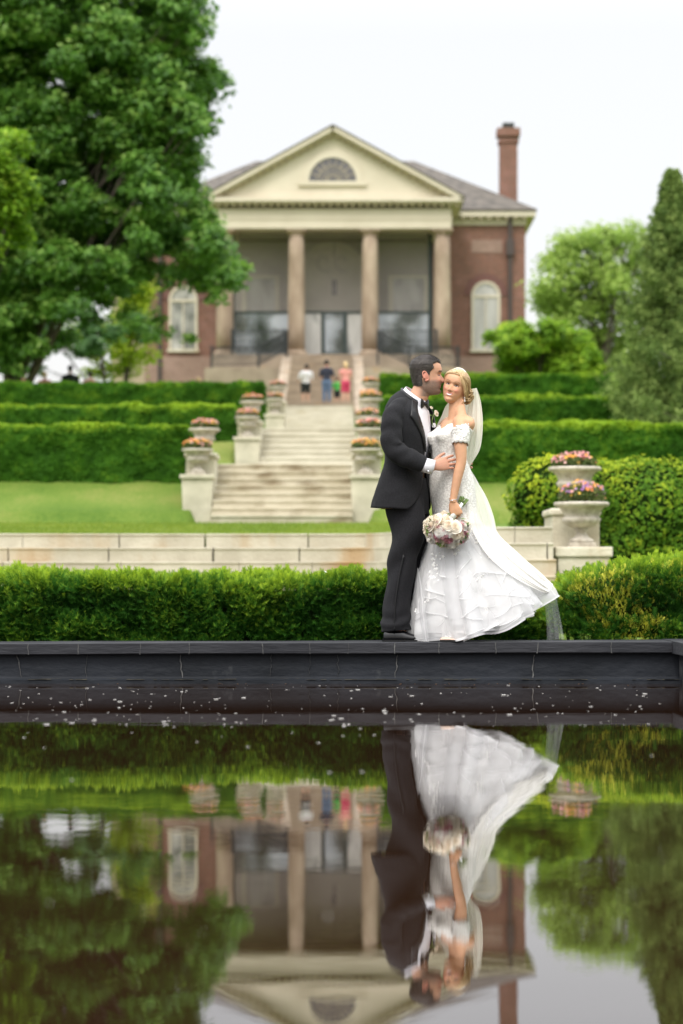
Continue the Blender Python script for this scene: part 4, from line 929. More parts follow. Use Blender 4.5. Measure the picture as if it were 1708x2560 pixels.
# ------------------------------------------------------------------ figures: tools
def W(px, py, dy=0.0):
    D = 15.6+dy; return np.array([PX(px, D), D, PZ(py, D)])
def WP(rows): return np.array([W(*r[:3]) for r in rows])
def remesh(parts, voxel, it=2, fac=.5):
    mb = MB()
    for p in parts: mb.ext(p)
    n0 = len(bpy.data.objects); o = mb.build('tmp_remesh', M['core'], base=(0,0,0))
    m = o.modifiers.new('r', 'REMESH'); m.mode = 'VOXEL'; m.voxel_size = voxel
    s = o.modifiers.new('s', 'SMOOTH'); s.iterations = it; s.factor = fac
    dg = bpy.context.evaluated_depsgraph_get(); ev = o.evaluated_get(dg); me = ev.to_mesh()
    V = np.zeros(len(me.vertices)*3, np.float32); me.vertices.foreach_get('co', V); V = V.reshape(-1, 3).astype(float)
    L_ = np.zeros(len(me.loops), np.int32); me.loops.foreach_get('vertex_index', L_)
    n = len(me.polygons); st = np.zeros(n, np.int32); tt = np.zeros(n, np.int32); me.polygons.foreach_get('loop_start', st); me.polygons.foreach_get('loop_total', tt)
    q = L_[(st[tt == 4][:, None]+np.arange(4))]; t3 = L_[(st[tt == 3][:, None]+np.arange(3))]
    ev.to_mesh_clear(); me0 = o.data; bpy.data.objects.remove(o); bpy.data.meshes.remove(me0)
    return V, q.astype(np.int64), t3.astype(np.int64)
def build_re(name, rm, mats, parent, col=None):
    V, q, t3 = rm; mb = MB(); mb.add(V, q)
    if len(t3): mb.F.append((t3, 0, np.full(len(t3), .5)))
    return mb.build(name, mats, parent, col=col)
class Frame:
    def __init__(s, o, f, u, sc=1.0):
        s.o = np.array(o, float); f = np.array(f, float); u = np.array(u, float); u /= np.linalg.norm(u)
        f -= u*np.dot(f, u); f /= np.linalg.norm(f); s.R = np.stack([f, np.cross(u, f), u]); s.sc = sc
    def w(s, P): return s.o+np.asarray(P, float)@s.R*s.sc
    def l(s, P): return ((np.asarray(P, float)-s.o)@s.R.T)/s.sc

HZ = [(-.124,.030,.010,.012),(-.120,.070,.030,.030),(-.112,.084,.045,.041),(-.102,.087,.055,.048),(-.088,.083,.063,.055),(-.074,.086,.070,.060),(-.062,.087,.074,.063),(-.048,.087,.080,.066),
      (-.03,.089,.086,.069),(-.01,.087,.092,.071),(.004,.085,.095,.073),(.02,.092,.098,.075),(.04,.093,.100,.077),(.06,.088,.098,.076),(.08,.076,.088,.070),(.098,.056,.068,.056),(.110,.034,.042,.037),(.117,.012,.016,.014)]
def head_surface(nz=110, na=120, fem=False, jaw=1.0):
    H_ = np.array(HZ); z = np.concatenate([np.linspace(-.124, .08, int(nz*.7)), np.linspace(.083, .117, int(nz*.3))])
    F_ = np.interp(z, H_[:, 0], H_[:, 1]); B_ = np.interp(z, H_[:, 0], H_[:, 2]); Wd = np.interp(z, H_[:, 0], H_[:, 3])*(1 if not fem else 1.11*np.interp(z, [-.124,-.10,-.06,-.02,.03], [.76,.88,.97,1,.98]))
    if fem: F_ = F_-.004*np.exp(-((z+.104)/.018)**2)
    if jaw != 1: Wd = Wd*np.where(z < -.02, 1+(jaw-1)*np.clip((-.02-z)/.06, 0, 1), 1)
    a = np.linspace(-PI, PI, na, endpoint=False); a = a-.55*np.sin(a)*.6       # denser at the front
    ca, sa = np.cos(a), np.sin(a); ex = .88
    X = np.sign(ca)*np.abs(ca)**ex; Y = np.sign(sa)*np.abs(sa)**ex
    P = np.zeros((len(z), na, 3)); P[..., 0] = np.where(ca > 0, F_[:, None]*X, B_[:, None]*X); P[..., 1] = Wd[:, None]*Y; P[..., 2] = z[:, None]
    x, y, zz = P[..., 0], P[..., 1], P[..., 2]; fr = (ca > 0)[None]*1.0
    nz_ = np.interp(z, [-.056,-.050,-.044,-.036,-.028,-.012,.004,.014], [0,.010,.024,.027,.023,.012,.003,0])*(.86 if fem else 1.05)
    sg = np.interp(z, [-.05,-.038,-.02,.01], [.0125,.0145,.0095,.009])*(.9 if fem else 1)
    x += fr*nz_[:, None]*np.exp(-(y/sg[:, None])**2)
    x += fr*.006*np.exp(-((np.abs(y)-.011)/.006)**2-((zz+.041)/.007)**2)
    x -= fr*.013*np.exp(-((np.abs(y)-.030)/.017)**2-((zz-.001)/.012)**2)
    x += fr*.004*np.exp(-((np.abs(y)-.031)/.013)**2-((zz+.001)/.007)**2)      # lid over the eyeball
    x += fr*(.004 if not fem else .001)*np.exp(-((np.abs(y)-.028)/.02)**2-((zz-.022)/.007)**2)
    x += fr*.0035*np.exp(-(y/.020)**2)*(np.exp(-((zz+.062)/.004)**2)+1.1*np.exp(-((zz+.075)/.0045)**2))
    x -= fr*.003*np.exp(-(y/.022)**2-((zz+.0685)/.0028)**2)
    x -= fr*.004*np.exp(-(y/.02)**2-((zz+.086)/.006)**2)
    x += fr*.004*np.exp(-(y/.016)**2-((zz+.104)/.009)**2)
    ck = fr*(.006 if fem else .003)*np.exp(-((np.abs(y)-.040)/.014)**2-((zz+.034)/.014)**2); x += ck; y += np.sign(y)*ck*.5
    return P
def ear_parts(s, fr):
    out = []
    a = np.linspace(-.6, 4.4, 16); c = np.array([-.012, s*.077, -.012])
    pts = np.stack([c[0]-.004*np.sin(a)-.016*np.cos(a-.3), c[1]+s*(.004+.006*np.cos(a-.3)), c[2]+.029*np.sin(a)], 1)
    out.append((fr.w(tube(pts, .0045, 8)[0]), tube(pts, .0045, 8)[1]))
    V, Fc = ball(c, (.013, .007, .024), 14, 9); out.append((fr.w(V), Fc))
    V, Fc = ball(c+[.004, 0, -.026], (.008, .005, .009), 10, 7); out.append((fr.w(V), Fc)); return out
def hand(o, X, Z, side=1, curl=(.15,.25,.2), sc=1.0, thumb=(.55, .25), spread=.06, wrist=.028):
    X = np.array(X, float); X /= np.linalg.norm(X); Z = np.array(Z, float); Z -= X*np.dot(X, Z); Z /= np.linalg.norm(Z); Y = np.cross(Z, X)*side
    o = np.array(o, float); f = lambda p: o+sc*(p[0]*X+p[1]*Y+p[2]*Z)
    out = [tube([f(p) for p in ((-.03,0,0),(0,0,0),(.025,0,0),(.055,0,.002),(.085,0,.001),(.098,0,0))], np.array([wrist*.8,wrist*.8,.032,.040,.041,.036])*sc, 14, r2=np.array([wrist*.62,.018,.016,.015,.013,.010])*sc, up=Y)]
    for i, (yb, ln, r) in enumerate(((.031,.074,.0088),(.0105,.082,.0092),(-.0100,.077,.0088),(-.0290,.060,.0078))):
        p = np.array([.086-.004*abs(i-1), yb, 0.]); pts = [p-[.03, 0, 0], p]; ang = 0; seg = (.46, .30, .24); yy = spread*(1.2-i)
        for k in range(3):
            ang += curl[k]*(1+.12*i); p = p+ln*seg[k]*np.array([math.cos(ang)*math.cos(yy), math.sin(yy), -math.sin(ang)]); pts.append(p)
        out.append(tube(spline([f(q) for q in pts], 12), np.interp(np.linspace(0, 1, 12), [0,.25,.5,.75,.93,1], [r,r*1.05,r,r*.92,r*.8,r*.45])*sc, 10))
    a, c = thumb; p = np.array([.018, .024, -.006]); pts = [p-[.012,.012,0], p]
    for k, l_ in enumerate((.038,.032,.027)): aa = a-.22*k; p = p+l_*np.array([math.cos(aa), math.sin(aa), -c]); pts.append(p)
    out.append(tube(spline([f(q) for q in pts], 12), np.interp(np.linspace(0, 1, 12), [0,.3,.6,.9,1], [.015,.0125,.0105,.0095,.005])*sc, 10))
    return out
def lerpc(c, w, d): return c*(1-w[:, None])+np.array(d)*w[:, None]
def gs(v, s): return np.exp(-(v/s)**2)
def body_sections(rows, f, n=36, grow=0.0, bust=None):
    """rows: (px,py,dy,a,b,tilt): a along facing f, b sideways"""
    f = np.array([f[0], f[1], 0.]); f /= np.linalg.norm(f); l = np.array([-f[1], f[0], 0.]); th = np.arange(n)*2*PI/n; R = []
    for r in rows:
        c = W(*r[:3]); a, b = r[3]+grow, r[4]+grow; t = r[5] if len(r) > 5 else 0
        fa = a*np.sign(np.cos(th))*np.abs(np.cos(th))**.9; lb = b*np.sign(np.sin(th))*np.abs(np.sin(th))**.9
        P = c+fa[:, None]*f+lb[:, None]*l; P[:, 2] += fa*t; R.append(P)
    return np.array(R)
def resample(rows, n): return spline(np.array([list(r)+[0]*(6-len(r)) for r in rows]), n)

M['skin'] = mat('skin', (.5,.3,.2), attr=True, rough=.55, spec=.3, sss=.10, bump=.0006, bscale=500)
M['wool'] = mat('charcoal_wool', (.011,.011,.0125), (.019,.019,.0215), 140, rough=.9, spec=.2, sheen=.03, bump=.0008, bscale=400)
M['satin'] = mat('black_satin', (.006,.006,.007), rough=.42, spec=.35)
M['shirt'] = mat('white_shirt', (.78,.77,.82), rough=.75, bump=.001, bscale=120, bstretch=(3,1,.3))
M['patent'] = mat('patent_leather', (.004,.004,.005), rough=.10, spec=.35, coat=.25)
M['hair_dark'] = mat('dark_greying_hair', (.02,.016,.013), tint=[(.016,.012,.010), (.055,.044,.038), (.20,.18,.165)], rough=.5)
M['blonde'] = mat('blonde_hair', (.5,.35,.15), tint=[(.20,.11,.045), (.56,.38,.18), (.90,.74,.47)], rough=.42, spec=.5)
M['lace'] = mat('ivory_lace', (.86,.845,.80), (.66,.64,.60), 85, rough=.85, bump=.005, bscale=85, ramp=(.42,.56))
M['tulle'] = mat('white_tulle', (.84,.84,.845), rough=.9, spec=.1, transl=.18, alpha=.40)
M['tulle2'] = mat('inner_tulle', (.82,.82,.83), rough=.9, spec=.1, transl=.15, alpha=.62)
M['sheer'] = mat('sheer_flounce', (.92,.92,.92), rough=.9, spec=.1, transl=.2, alpha=.30)
M['faint'] = mat('faint_net', (.92,.93,.92), rough=.9, spec=.1, transl=.25, alpha=.24)
M['edge'] = mat('horsehair_edging', (.95,.95,.96), rough=.7, alpha=.45)
M['lining'] = mat('ivory_underskirt', (.80,.80,.79), rough=.8, spec=.1)
M['veil'] = mat('ivory_veil', (.92,.90,.82), rough=.9, spec=.1, transl=.3, alpha=.82)
M['overlay'] = mat('ivory_overlay', (.86,.84,.79), rough=.9, spec=.1, transl=.2, alpha=.72)
M['applique'] = mat('lace_flowers', (.90,.89,.87), rough=.75)
M['silver'] = mat('crystals', (.85,.86,.88), rough=.15, metal=.7)

# ------------------------------------------------------------------ the groom
G = thing('person', W(1000, 1603, 0), 'man in a black tuxedo and bow tie kissing the bride on her cheek', 'person')
gf = np.array([math.cos(math.radians(25)), -math.sin(math.radians(25)), 0])
ghd = Frame(W(1067, 938, 0), (1, .02, -.02), (.0, 0, 1), 1.045)
HP = head_surface(jaw=1.07); hv, hf = ringmesh(ghd.w(HP), True)
parts = [(hv, hf)]+ear_parts(1, ghd)+ear_parts(-1, ghd)
parts.append(tube(WP([(1060, 965, 0), (1050, 985, 0), (1040, 1003, 0), (1034, 1020, 0), (1030, 1040, 0)]), [.058,.060,.062,.068,.075], 24, r2=[.055,.056,.060,.07,.09]))
TG = [(1036,994,0,.068,.080,-.72),(1032,1001,0,.090,.125,-.58),(1027,1013,0,.113,.172,-.42),(1023,1030,0,.126,.203,-.24),(1022,1055,0,.133,.212,-.1),(1022,1090,0,.134,.208,0),(1020,1130,0,.127,.192,0),
      (1018,1160,0,.123,.185,0),(1014,1200,0,.131,.190,0),(1010,1240,0,.140,.200,0),(1007,1273,0,.147,.207,0)]
parts.append(ringmesh(body_sections(resample(TG, 24), gf, grow=-.022), True))
SL = [(1014,1006,-.05,.045),(998,1022,-.13,.063),(983,1048,-.19,.067),(979,1085,-.22,.0645),(983,1121,-.238,.0655),(1008,1140,-.243,.064),(1032,1150,-.24,.060),(1058,1162,-.232,.051)]
slp = WP(SL)
parts.append(tube(spline(slp, 20), np.interp(np.linspace(0, 1, 20), np.linspace(0, 1, 8), [q[3]*.68 for q in SL]), 16))
parts.append(tube(WP([(1050,1159,-.235),(1075,1167,-.225),(1086,1168,-.220)]), .027, 14))
parts += hand(W(1082, 1167, -.222), W(1140, 1152, -.178)-W(1082, 1167, -.222), (-.08, -1, .12), 1, (.10,.16,.14), 1.06, (.62, .02), .09)
# far arm round the bride's back
fa = [(1040,1035,.17),(1070,1080,.25),(1095,1130,.27),(1130,1160,.24)]
parts.append(tube(spline(WP(fa), 14), .045, 12)); parts.append(tube(WP([(1125,1158,.24),(1140,1166,.215)]), .028, 10))
parts += hand(W(1140, 1166, .215), W(1178, 1172, .14)-W(1140, 1166, .215), (.3, 1, .1), -1, (.25,.3,.2), 1.0)
LEGN = [(1010,1222,-.06,.105),(1012,1262,-.085,.118),(1019,1325,-.09,.104),(1012,1385,-.095,.090),(1003,1430,-.095,.082),(993,1490,-.095,.082),(989,1540,-.095,.087),(988.5,1577,-.095,.094)]
LEGF = [(1016,1222,.06,.100),(1027,1262,.085,.112),(1042,1335,.09,.090),(1033,1400,.10,.084),(1022,1450,.10,.079),(1013,1520,.10,.078),(1013,1576,.10,.084)]
for Lg in (LEGN, LEGF): parts.append(tube(spline(WP(Lg), 14), np.interp(np.linspace(0, 1, 14), np.linspace(0, 1, len(Lg)), [q[3]*.66 for q in Lg]), 14))
for dy, x in ((-.095, 985), (.10, 1010)): parts.append(tube(WP([(x, 1560, dy), (x+3, 1585, dy), (x+20, 1594, dy), (x+50, 1597, dy)]), [.045,.04,.032,.02], 12))
rm = remesh(parts, .0032, 1, .4)
def face_color(P, kind):
    x, y, z = P[:, 0], P[:, 1], P[:, 2]; n = len(P)
    base = np.array([.56,.31,.205]) if kind == 'g' else np.array([.60,.33,.195])
    c = np.tile(base, (n, 1)); c *= (1+.10*fbm(P, 45, 3)+.08*fbm(P, 15, 5))[:, None]
    onh = (np.abs(x) < .14) & (np.abs(y) < .10) & (z > -.135) & (z < .13)
    fr = onh & (x > .0)
    c = lerpc(c, onh*.45*gs(np.abs(y)-.045, .02)*gs(z+.035, .02)*(x > 0), (.66,.27,.20))
    c = lerpc(c, onh*.35*gs(y, .014)*gs(z+.036, .014)*(x > .08), (.62,.26,.19))
    c = lerpc(c, onh*.7*(np.abs(y) > .070)*(x < .012)*(x > -.045)*(np.abs(z+.01) < .05), (.62,.22,.17) if kind == 'g' else (.6,.28,.18))
    if kind == 'g':
        sb = sst(-.024, -.050, z)*sst(-.055, -.02, x)+.0; sb = np.maximum(sb, sst(.022, .002, x)*sst(-.03, -.01, x)*(z < .01)*(z > -.07)*(np.abs(y) > .05))
        nb = 1-.75*gs(y, .018)*gs(z+.050, .010)*0; sb *= 1-.85*gs(np.abs(y)-.045, .016)*gs(z+.03, .012)
        sb *= (z > -.150)
        sb = sb*(np.abs(y) < .0735); c = lerpc(c, np.clip(onh*sb*nb, 0, 1)*(.74+.15*fbm(P, 160, 5)), (.13,.105,.092))
        c = lerpc(c, fr*(np.abs(z-(.0225-.35*(np.abs(y)-.03)**2*20)) < .0048)*(np.abs(np.abs(y)-.032) < .021)*.9, (.05,.035,.03))
        c = lerpc(c, fr*(np.abs(z+.0035) < .0030)*(np.abs(np.abs(y)-.032) < .017)*.95, (.04,.025,.02)); c = lerpc(c, fr*.35*gs(np.abs(y)-.034, .015)*gs(z-.004, .007), (.25,.12,.09))
        c = lerpc(c, fr*(np.abs(z+.069) < .0075)*(np.abs(y) < .024)*.8, (.50,.20,.17))
    else:
        ay = np.abs(y); ez = z-.0
        zs = z+.0685-.012*(y/.027)**2
        lip = fr*sst(.0275, .0235, ay)*sst(1.3, .9, np.abs(zs+.001)/(.0098*np.sqrt(np.clip(1-(y/.0275)**2, 0, 1))+.0006))
        c = lerpc(c, lip*.88, (.58,.15,.14)); c = lerpc(c, fr*sst(.0205, .0175, ay)*sst(1.2, .8, np.abs(zs+.0022)/(.0052*np.sqrt(np.clip(1-(y/.0205)**2, 0, 1))+.0003)), (.84,.80,.74))
        c = lerpc(c, fr*.75*gs(ay-.033, .017)*gs(z-.007, .0075), (.20,.09,.055)); c = lerpc(c, fr*.5*gs(ay-.047, .018)*gs(z+.032, .018), (.70,.26,.19)); c = lerpc(c, fr*.6*gs(ay-.008, .004)*gs(z+.047, .0035), (.25,.09,.06))  # eye makeup and blush, then nostril shading painted into the skin colour
        e = ((ay-.0315)/.0145)**2+((ez)/.0058)**2
        c = lerpc(c, fr*(e < 1.35)*.9*(z > -.002), (.05,.03,.022)); c = lerpc(c, fr*(e < 1.2)*.45*(z <= -.002), (.2,.1,.07)); c = lerpc(c, fr*((((ay-.0315)/.0122)**2+((ez+.0006)/.0036)**2) < 1)*1.0, (.50,.46,.44))
        c = lerpc(c, fr*((((ay-.030)/.0064)**2+((ez)/.0052)**2) < 1)*1.0, (.035,.03,.025))
        bw = .0235+.004*gs(ay-.036, .012)-.25*(ay-.036)**2*4
        c = lerpc(c, fr*gs(z-bw, .0032)*(np.abs(ay-.034) < .019)*.8, (.20,.10,.05))
        c = lerpc(c, fr*.4*(gs(ay-.030, .006)*gs(z+.058+.5*(ay-.030), .012)), (.52,.24,.14))
    return np.clip(c, 0, 1)
lp = ghd.l(rm[0]); col = face_color(lp, 'g')
hnd = rm[0][:, 0] > PX(1080, 15.6); hnd &= rm[0][:, 2] < PZ(1120, 15.6); col[hnd] = [.52,.27,.185]
build_re('body', rm, M['skin'], G, col)
# short hair: a cap lifted off the scalp, plus fine bristles
def hair_w_g(P):
    x, y, z = P[:, 0], P[:, 1], P[:, 2]; ay = np.abs(y); j = .0035*vnoise(P, 140, 4)
    top = sst(.066, .082, z-.35*np.clip(ay-.035, 0, 1)+j)*sst(.098, .080, x)
    edge = np.interp(z, [-.03,-.01,.02,.045,.062,.075], [.004,.008,.020,.040,.030,.055])
    side = sst(.006, -.006, x-edge+j)*sst(-.030, -.012, z)
    back = sst(-.024, -.038, x)*sst(-.084, -.050, z)
    earc = 1-gs(x+.010, .022)*gs(z+.014, .030)*(ay > .055)*1.0
    return np.clip(np.maximum(np.maximum(top, side), back)*earc, 0, 1)
def hair_cap(fr, HPg, wf, lift, mats, parent, seed, bristle=0, blen=.008, name='hair'):
    V = HPg.reshape(-1, 3); w = wf(V); nrm = V/np.array([.095, .078, .115])**2; nrm /= np.linalg.norm(nrm, axis=1)[:, None]+1e-9
    nzv = fbm(V*[1, 1, 1], 90, seed); lf_ = lift*(.2+.8*w)*((.45+.55*sst(.02, .09, V[:, 2])) if bristle else 1.0)
    V2 = V+nrm*(lf_+.0018*nzv*w)[:, None]-nrm*(.004*(w < .3))[:, None]
    m_, n_ = HPg.shape[:2]; i = np.arange(m_-1)[:, None]*n_; j = np.arange(n_)[None]; k = (j+1) % n_; Q = np.stack([i+j, i+k, i+n_+k, i+n_+j], -1).reshape(-1, 4)
    keep = w[Q].mean(1) > .12; Q = Q[keep]; mb = MB(); top = len(V)
    V3 = np.concatenate([V2, [[0, 0, .117+lift*1.0]]]); mb.add(fr.w(V3), Q, 0, np.clip((.35 if bristle else .22)+(.5 if bristle else .2)*fbm(V2[Q].mean(1), 120, seed+3), 0, 1))
    last = (m_-1)*n_+np.arange(n_); mb.add(fr.w(V3), np.stack([last, (m_-1)*n_+(np.arange(n_)+1) % n_, np.full(n_, top)], -1), 0, .4)
    if bristle:
        idx = np.nonzero(w > .25)[0]; s = rng.choice(idx, bristle); P = V2[s]+rng.normal(size=(bristle, 3))*.002; d = nrm[s]*.6+rng.normal(size=(bristle, 3))*.25+np.array([-.3, 0, -.35])
        d /= np.linalg.norm(d, axis=1)[:, None]; sd_ = np.cross(d, nrm[s]+.01); sd_ /= np.linalg.norm(sd_, axis=1)[:, None]+1e-9
        Vb = np.stack([P-sd_*.0009-nrm[s]*.002, P+sd_*.0009-nrm[s]*.002, P+d*blen], 1).reshape(-1, 3)
        gray = np.clip(.25+.3*rng.random(bristle)+.35*sst(.05, -.01, V[s, 2])*(V[s, 0] > -.05), 0, 1); mb.add(fr.w(Vb), np.arange(3*bristle).reshape(-1, 3), 0, gray)
    return mb.build(name, mats, parent)
hair_cap(ghd, HP, hair_w_g, .0095, M['hair_dark'], G, 11, 12000, .0055)
# shirt, collar, tie
rows = resample(TG, 30); R = body_sections(rows, gf, 48, grow=-.010)
mb = MB(); mb.ext(ringmesh(R[:22], True)); so = mb.build('shirt', M['shirt'], G)
cl = [(1040,985,0,.062,.064,-.75),(1037,993,0,.068,.074,-.75),(1034,1001,0,.078,.095,-.7)]
mb = MB(); Rc = body_sections(resample(cl, 8), gf, 40); mb.ext(ringmesh(Rc, False)); c_ = mb.build('collar', M['shirt'], so); m_ = c_.modifiers.new('t', 'SOLIDIFY'); m_.thickness = .004
fl3 = np.array([gf[0], gf[1], 0]); ll3 = np.array([-gf[1], gf[0], 0]); bt = W(1058, 1010, -.035)+fl3*.012
mb = MB()
for s in (-1, 1):
    pts = [bt+ll3*s*t_ for t_ in (.0, .012, .032, .052, .060)]
    mb.ext(tube(pts, [.008,.013,.027,.033,.031], 14, r2=[.008,.008,.008,.007,.004], up=(0,0,1)))
mb.ext(ball(bt+fl3*.006, (.012,.012,.014), 12, 8)); mb.build('bow_tie', M['satin'], G)
# jacket
phi_py = [990,1012,1030,1055,1090,1125,1145,1180,1215,1245,1262,1280]; phi_v = [52,40,33,26,16,6,3,5,12,24,38,60]
nV, nU = 64, 90
rowsJ = spline(np.array([list(r) for r in TG]), nV); Rj = np.zeros((nV, nU, 3)); tJ = np.zeros((nV, nU))
for i, r in enumerate(rowsJ):
    ph = math.radians(np.interp(r[1], phi_py, phi_v)); th = np.linspace(ph, 2*PI-ph, nU); c = W(*r[:3])
    g_ = .006+.012*sst(1150, 1275, r[1]); a_, b_ = r[3]+g_, r[4]+g_
    ca, sa = np.cos(th), np.sin(th); fa_ = a_*np.sign(ca)*np.abs(ca)**.9; lb = b_*np.sign(sa)*np.abs(sa)**.9
    P = c+fa_[:, None]*fl3+lb[:, None]*ll3; P[:, 2] += fa_*r[5]
    v = i/(nV-1); P[:, 2] -= sst(.8, 1, v)*(.010*np.cos(th)+.0)         # hem a touch lower at the front
    P[:, 0] -= sst(.62, 1, v)*.030*np.clip(-np.cos(th), 0, 1)           # skirt kicks out behind
    Rj[i] = P
nr = Rj-np.array([W(r[0], r[1], r[2]) for r in rowsJ])[:, None]; nr[..., 2] = 0; nr /= np.linalg.norm(nr, axis=-1)[..., None]+1e-9
PP = Rj.reshape(-1, 3); wr = fbm(PP*[1, 1, .6], 8, 31)*.010+fbm(PP*[1, 1, 1.4], 17, 33)*.004
Rj = Rj+nr*wr.reshape(nV, nU)[..., None]
jm = MB(); jm.add(*ringmesh(Rj, False, closed=False))
n = 70; sp = spline(slp, n); pts, T, U, Wv = frames(sp, up=(0, -1, 0)); rr = np.interp(np.linspace(0, 1, n), np.linspace(0, 1, 8), [q[3] for q in SL]); a = np.arange(40)*2*PI/40
Vs = pts[:, None]+U[:, None]*np.cos(a)[None, :, None]*rr[:, None, None]*.92+Wv[:, None]*np.sin(a)[None, :, None]*rr[:, None, None]
t_ = np.linspace(0, 1, n)[:, None]; fold = .0050*np.sin(t_*38+2.6*np.sin(a)+.8*np.sin(2*a+1))*gs(t_-.55, .2)+.0035*np.sin(t_*52+2.0*np.cos(a)+.9)*gs(t_-.30, .16)+.003*np.sin(t_*38-2*np.sin(a))*gs(t_-.75, .2)
dirv = Vs-pts[:, None]; dirv /= np.linalg.norm(dirv, axis=-1)[..., None]; Vs = Vs+dirv*(fold+.004*fbm(Vs.reshape(-1, 3), 16, 37).reshape(n, 40))[..., None]
jm.ext(ringmesh(Vs, True))
# far sleeve
jm.ext(tube(spline(WP(fa), 20), np.linspace(.072, .055, 20), 16))
jo = jm.build('jacket', M['wool'], G); m_ = jo.modifiers.new('t', 'SOLIDIFY'); m_.thickness = .004; m_.offset = 1
def lapel(sgn):
    V = []
    for py in np.linspace(992, 1132, 40):
        i = (py-rowsJ[:, 1]); k = int(np.argmin(np.abs(i))); r = rowsJ[k]; ph = math.radians(np.interp(py, phi_py, phi_v)); w_ = np.interp(py, [990,1000,1025,1040,1046,1132], [.030,.032,.050,.068,.058,.010])
        c = W(r[0], py, r[2]); row = []
        for s in np.linspace(-.15, 1, 6):
            th = sgn*(ph+s*w_/r[4]*1.25); a_, b_ = r[3]+.0135+.003*math.sin(s*PI), r[4]+.0135+.003*math.sin(s*PI)
            fa_ = a_*np.sign(math.cos(th))*abs(math.cos(th))**.9; lb = b_*np.sign(math.sin(th))*abs(math.sin(th))**.9
            P = c+fa_*fl3+lb*ll3; P = P+np.array([0, 0, fa_*r[5]]); row.append(P)
        V.append(row)
    mb = MB(); mb.add(*ringmesh(np.array(V), False, closed=False)); o = mb.build('lapel', M['satin'], jo); m_ = o.modifiers.new('t', 'SOLIDIFY'); m_.thickness = .004
lapel(1); lapel(-1)
V = []                                                     # collar fold of the jacket behind the neck
for th in np.linspace(math.radians(48), math.radians(312), 30):
    row = []
    for g_, dz in ((.006, -.020), (.016, -.012), (.014, .004), (.004, .010)):
        c = W(1036, 994, 0); a_, b_ = .068+g_, .080+g_; fa_ = a_*math.cos(th); P = c+fa_*fl3+b_*math.sin(th)*ll3; P[2] += fa_*-.72+dz; row.append(P)
    V.append(row)
mb = MB(); mb.add(*ringmesh(np.array(V), False, closed=False)); o = mb.build('jacket_collar', M['satin'], jo); m_ = o.modifiers.new('t', 'SOLIDIFY'); m_.thickness = .003
cpts = WP([(1050,1160,-.233),(1066,1164,-.230),(1084,1168.5,-.226)])
mb = MB(); V = np.array(tube(cpts, [.046,.047,.048], 26, cap=False)[0]); mb.add(*tube(cpts, [.046,.047,.048], 26, cap=False)); o = mb.build('shirt_cuff', M['shirt'], so); m_ = o.modifiers.new('t', 'SOLIDIFY'); m_.thickness = .003
mb = MB(); mb.ext(ball(W(1071, 1178, -.272), .007, 10, 7)); mb.build('cufflink', M['silver'], o)
mb = MB(); mb.ext(box(*(lambda p: (p[0]-.012, p[0]+.012, p[1]-.01, p[1]+.012, p[2]-.012, p[2]+.016))(W(1085, 1064, .025)))); o = mb.build('pocket_square', M['shirt'], jo); bevel(o, .006)
# boutonniere
def rose(mb, c, nrm, r, t0=.5, mi=0, rings=5, seed=0):
    q = np.random.default_rng(seed); nrm = np.array(nrm, float); nrm /= np.linalg.norm(nrm); t1 = np.cross(nrm, [.3, .2, 1]); t1 /= np.linalg.norm(t1); t2 = np.cross(nrm, t1)
    for k in range(rings):
        f = (k+1)/rings; npet = 3+k; rad = r*f
        for j in range(npet):
            a0 = 2*PI*j/npet+k*.9+q.normal()*.12; wdt = 2*PI/npet*.78; S_ = np.linspace(-1, 1, 5); T_ = np.linspace(0, 1, 4); V = []
            for tt in T_:
                row = []
                for s in S_:
                    an = a0+s*wdt*(.35+.65*tt**.6)*.9; rr = rad*(.30+.70*tt**.8)*(1+.10*(1-s*s)*tt+q.normal()*.05)+rad*.12*(tt > .9)*f
                    z = r*(.85-.55*f)+r*(.75-.35*f)*(tt-.5)*1.1-.12*r*s*s*tt-.10*r*(tt > .9)*f+q.normal()*.012*r
                    row.append(np.array(c)+t1*rr*math.cos(an)+t2*rr*math.sin(an)+nrm*z)
                V.append(row)
            P, Q = ringmesh(np.array(V), False, closed=False); mb.add(P, Q, mi, np.clip(t0+q.normal()*.08+.20*(1-f), 0, 1))
    mb.ext(ball(np.array(c)+nrm*r*.1, r*.55, 10, 7), mi, min(1, t0+.2))
M['rose'] = mat('ivory_rose', (.8,.7,.6), tint=[(.92,.88,.78), (.90,.80,.66), (.82,.60,.48)], rough=.6, transl=.15)
M['peony'] = mat('white_peony', (.8,.7,.6), tint=[(.90,.89,.86), (.88,.84,.78), (.80,.66,.62)], rough=.6, transl=.15)
M['mauve'] = mat('mauve_rose', (.8,.5,.5), tint=[(.84,.60,.58), (.74,.40,.46), (.55,.16,.34)], rough=.6, transl=.15)
M['stem'] = mat('green_stems', (.06,.13,.02), (.16,.22,.05), 60, rough=.6)
mb = MB(); rose(mb, W(1089, 1034, -.03), (.8, -.6, .3), .019, .3); rose(mb, W(1078, 1020, -.02), (.5, -.6, .5), .010, .3)
bo = mb.build('boutonniere', M['rose'], jo)
mb = MB(); mb.ext(tube(WP([(1084, 1036, -.02), (1080, 1052, -.02), (1083, 1066, -.01)]), .003, 6)); 
for dx in (-8, 6, 10): mb.add(*leaf_quads(W(1082+dx*.6, 1030+abs(dx), -.02)[None], np.array([[.3, -1, .2]]), .009))
mb.build('greenery', M['stem'], bo)
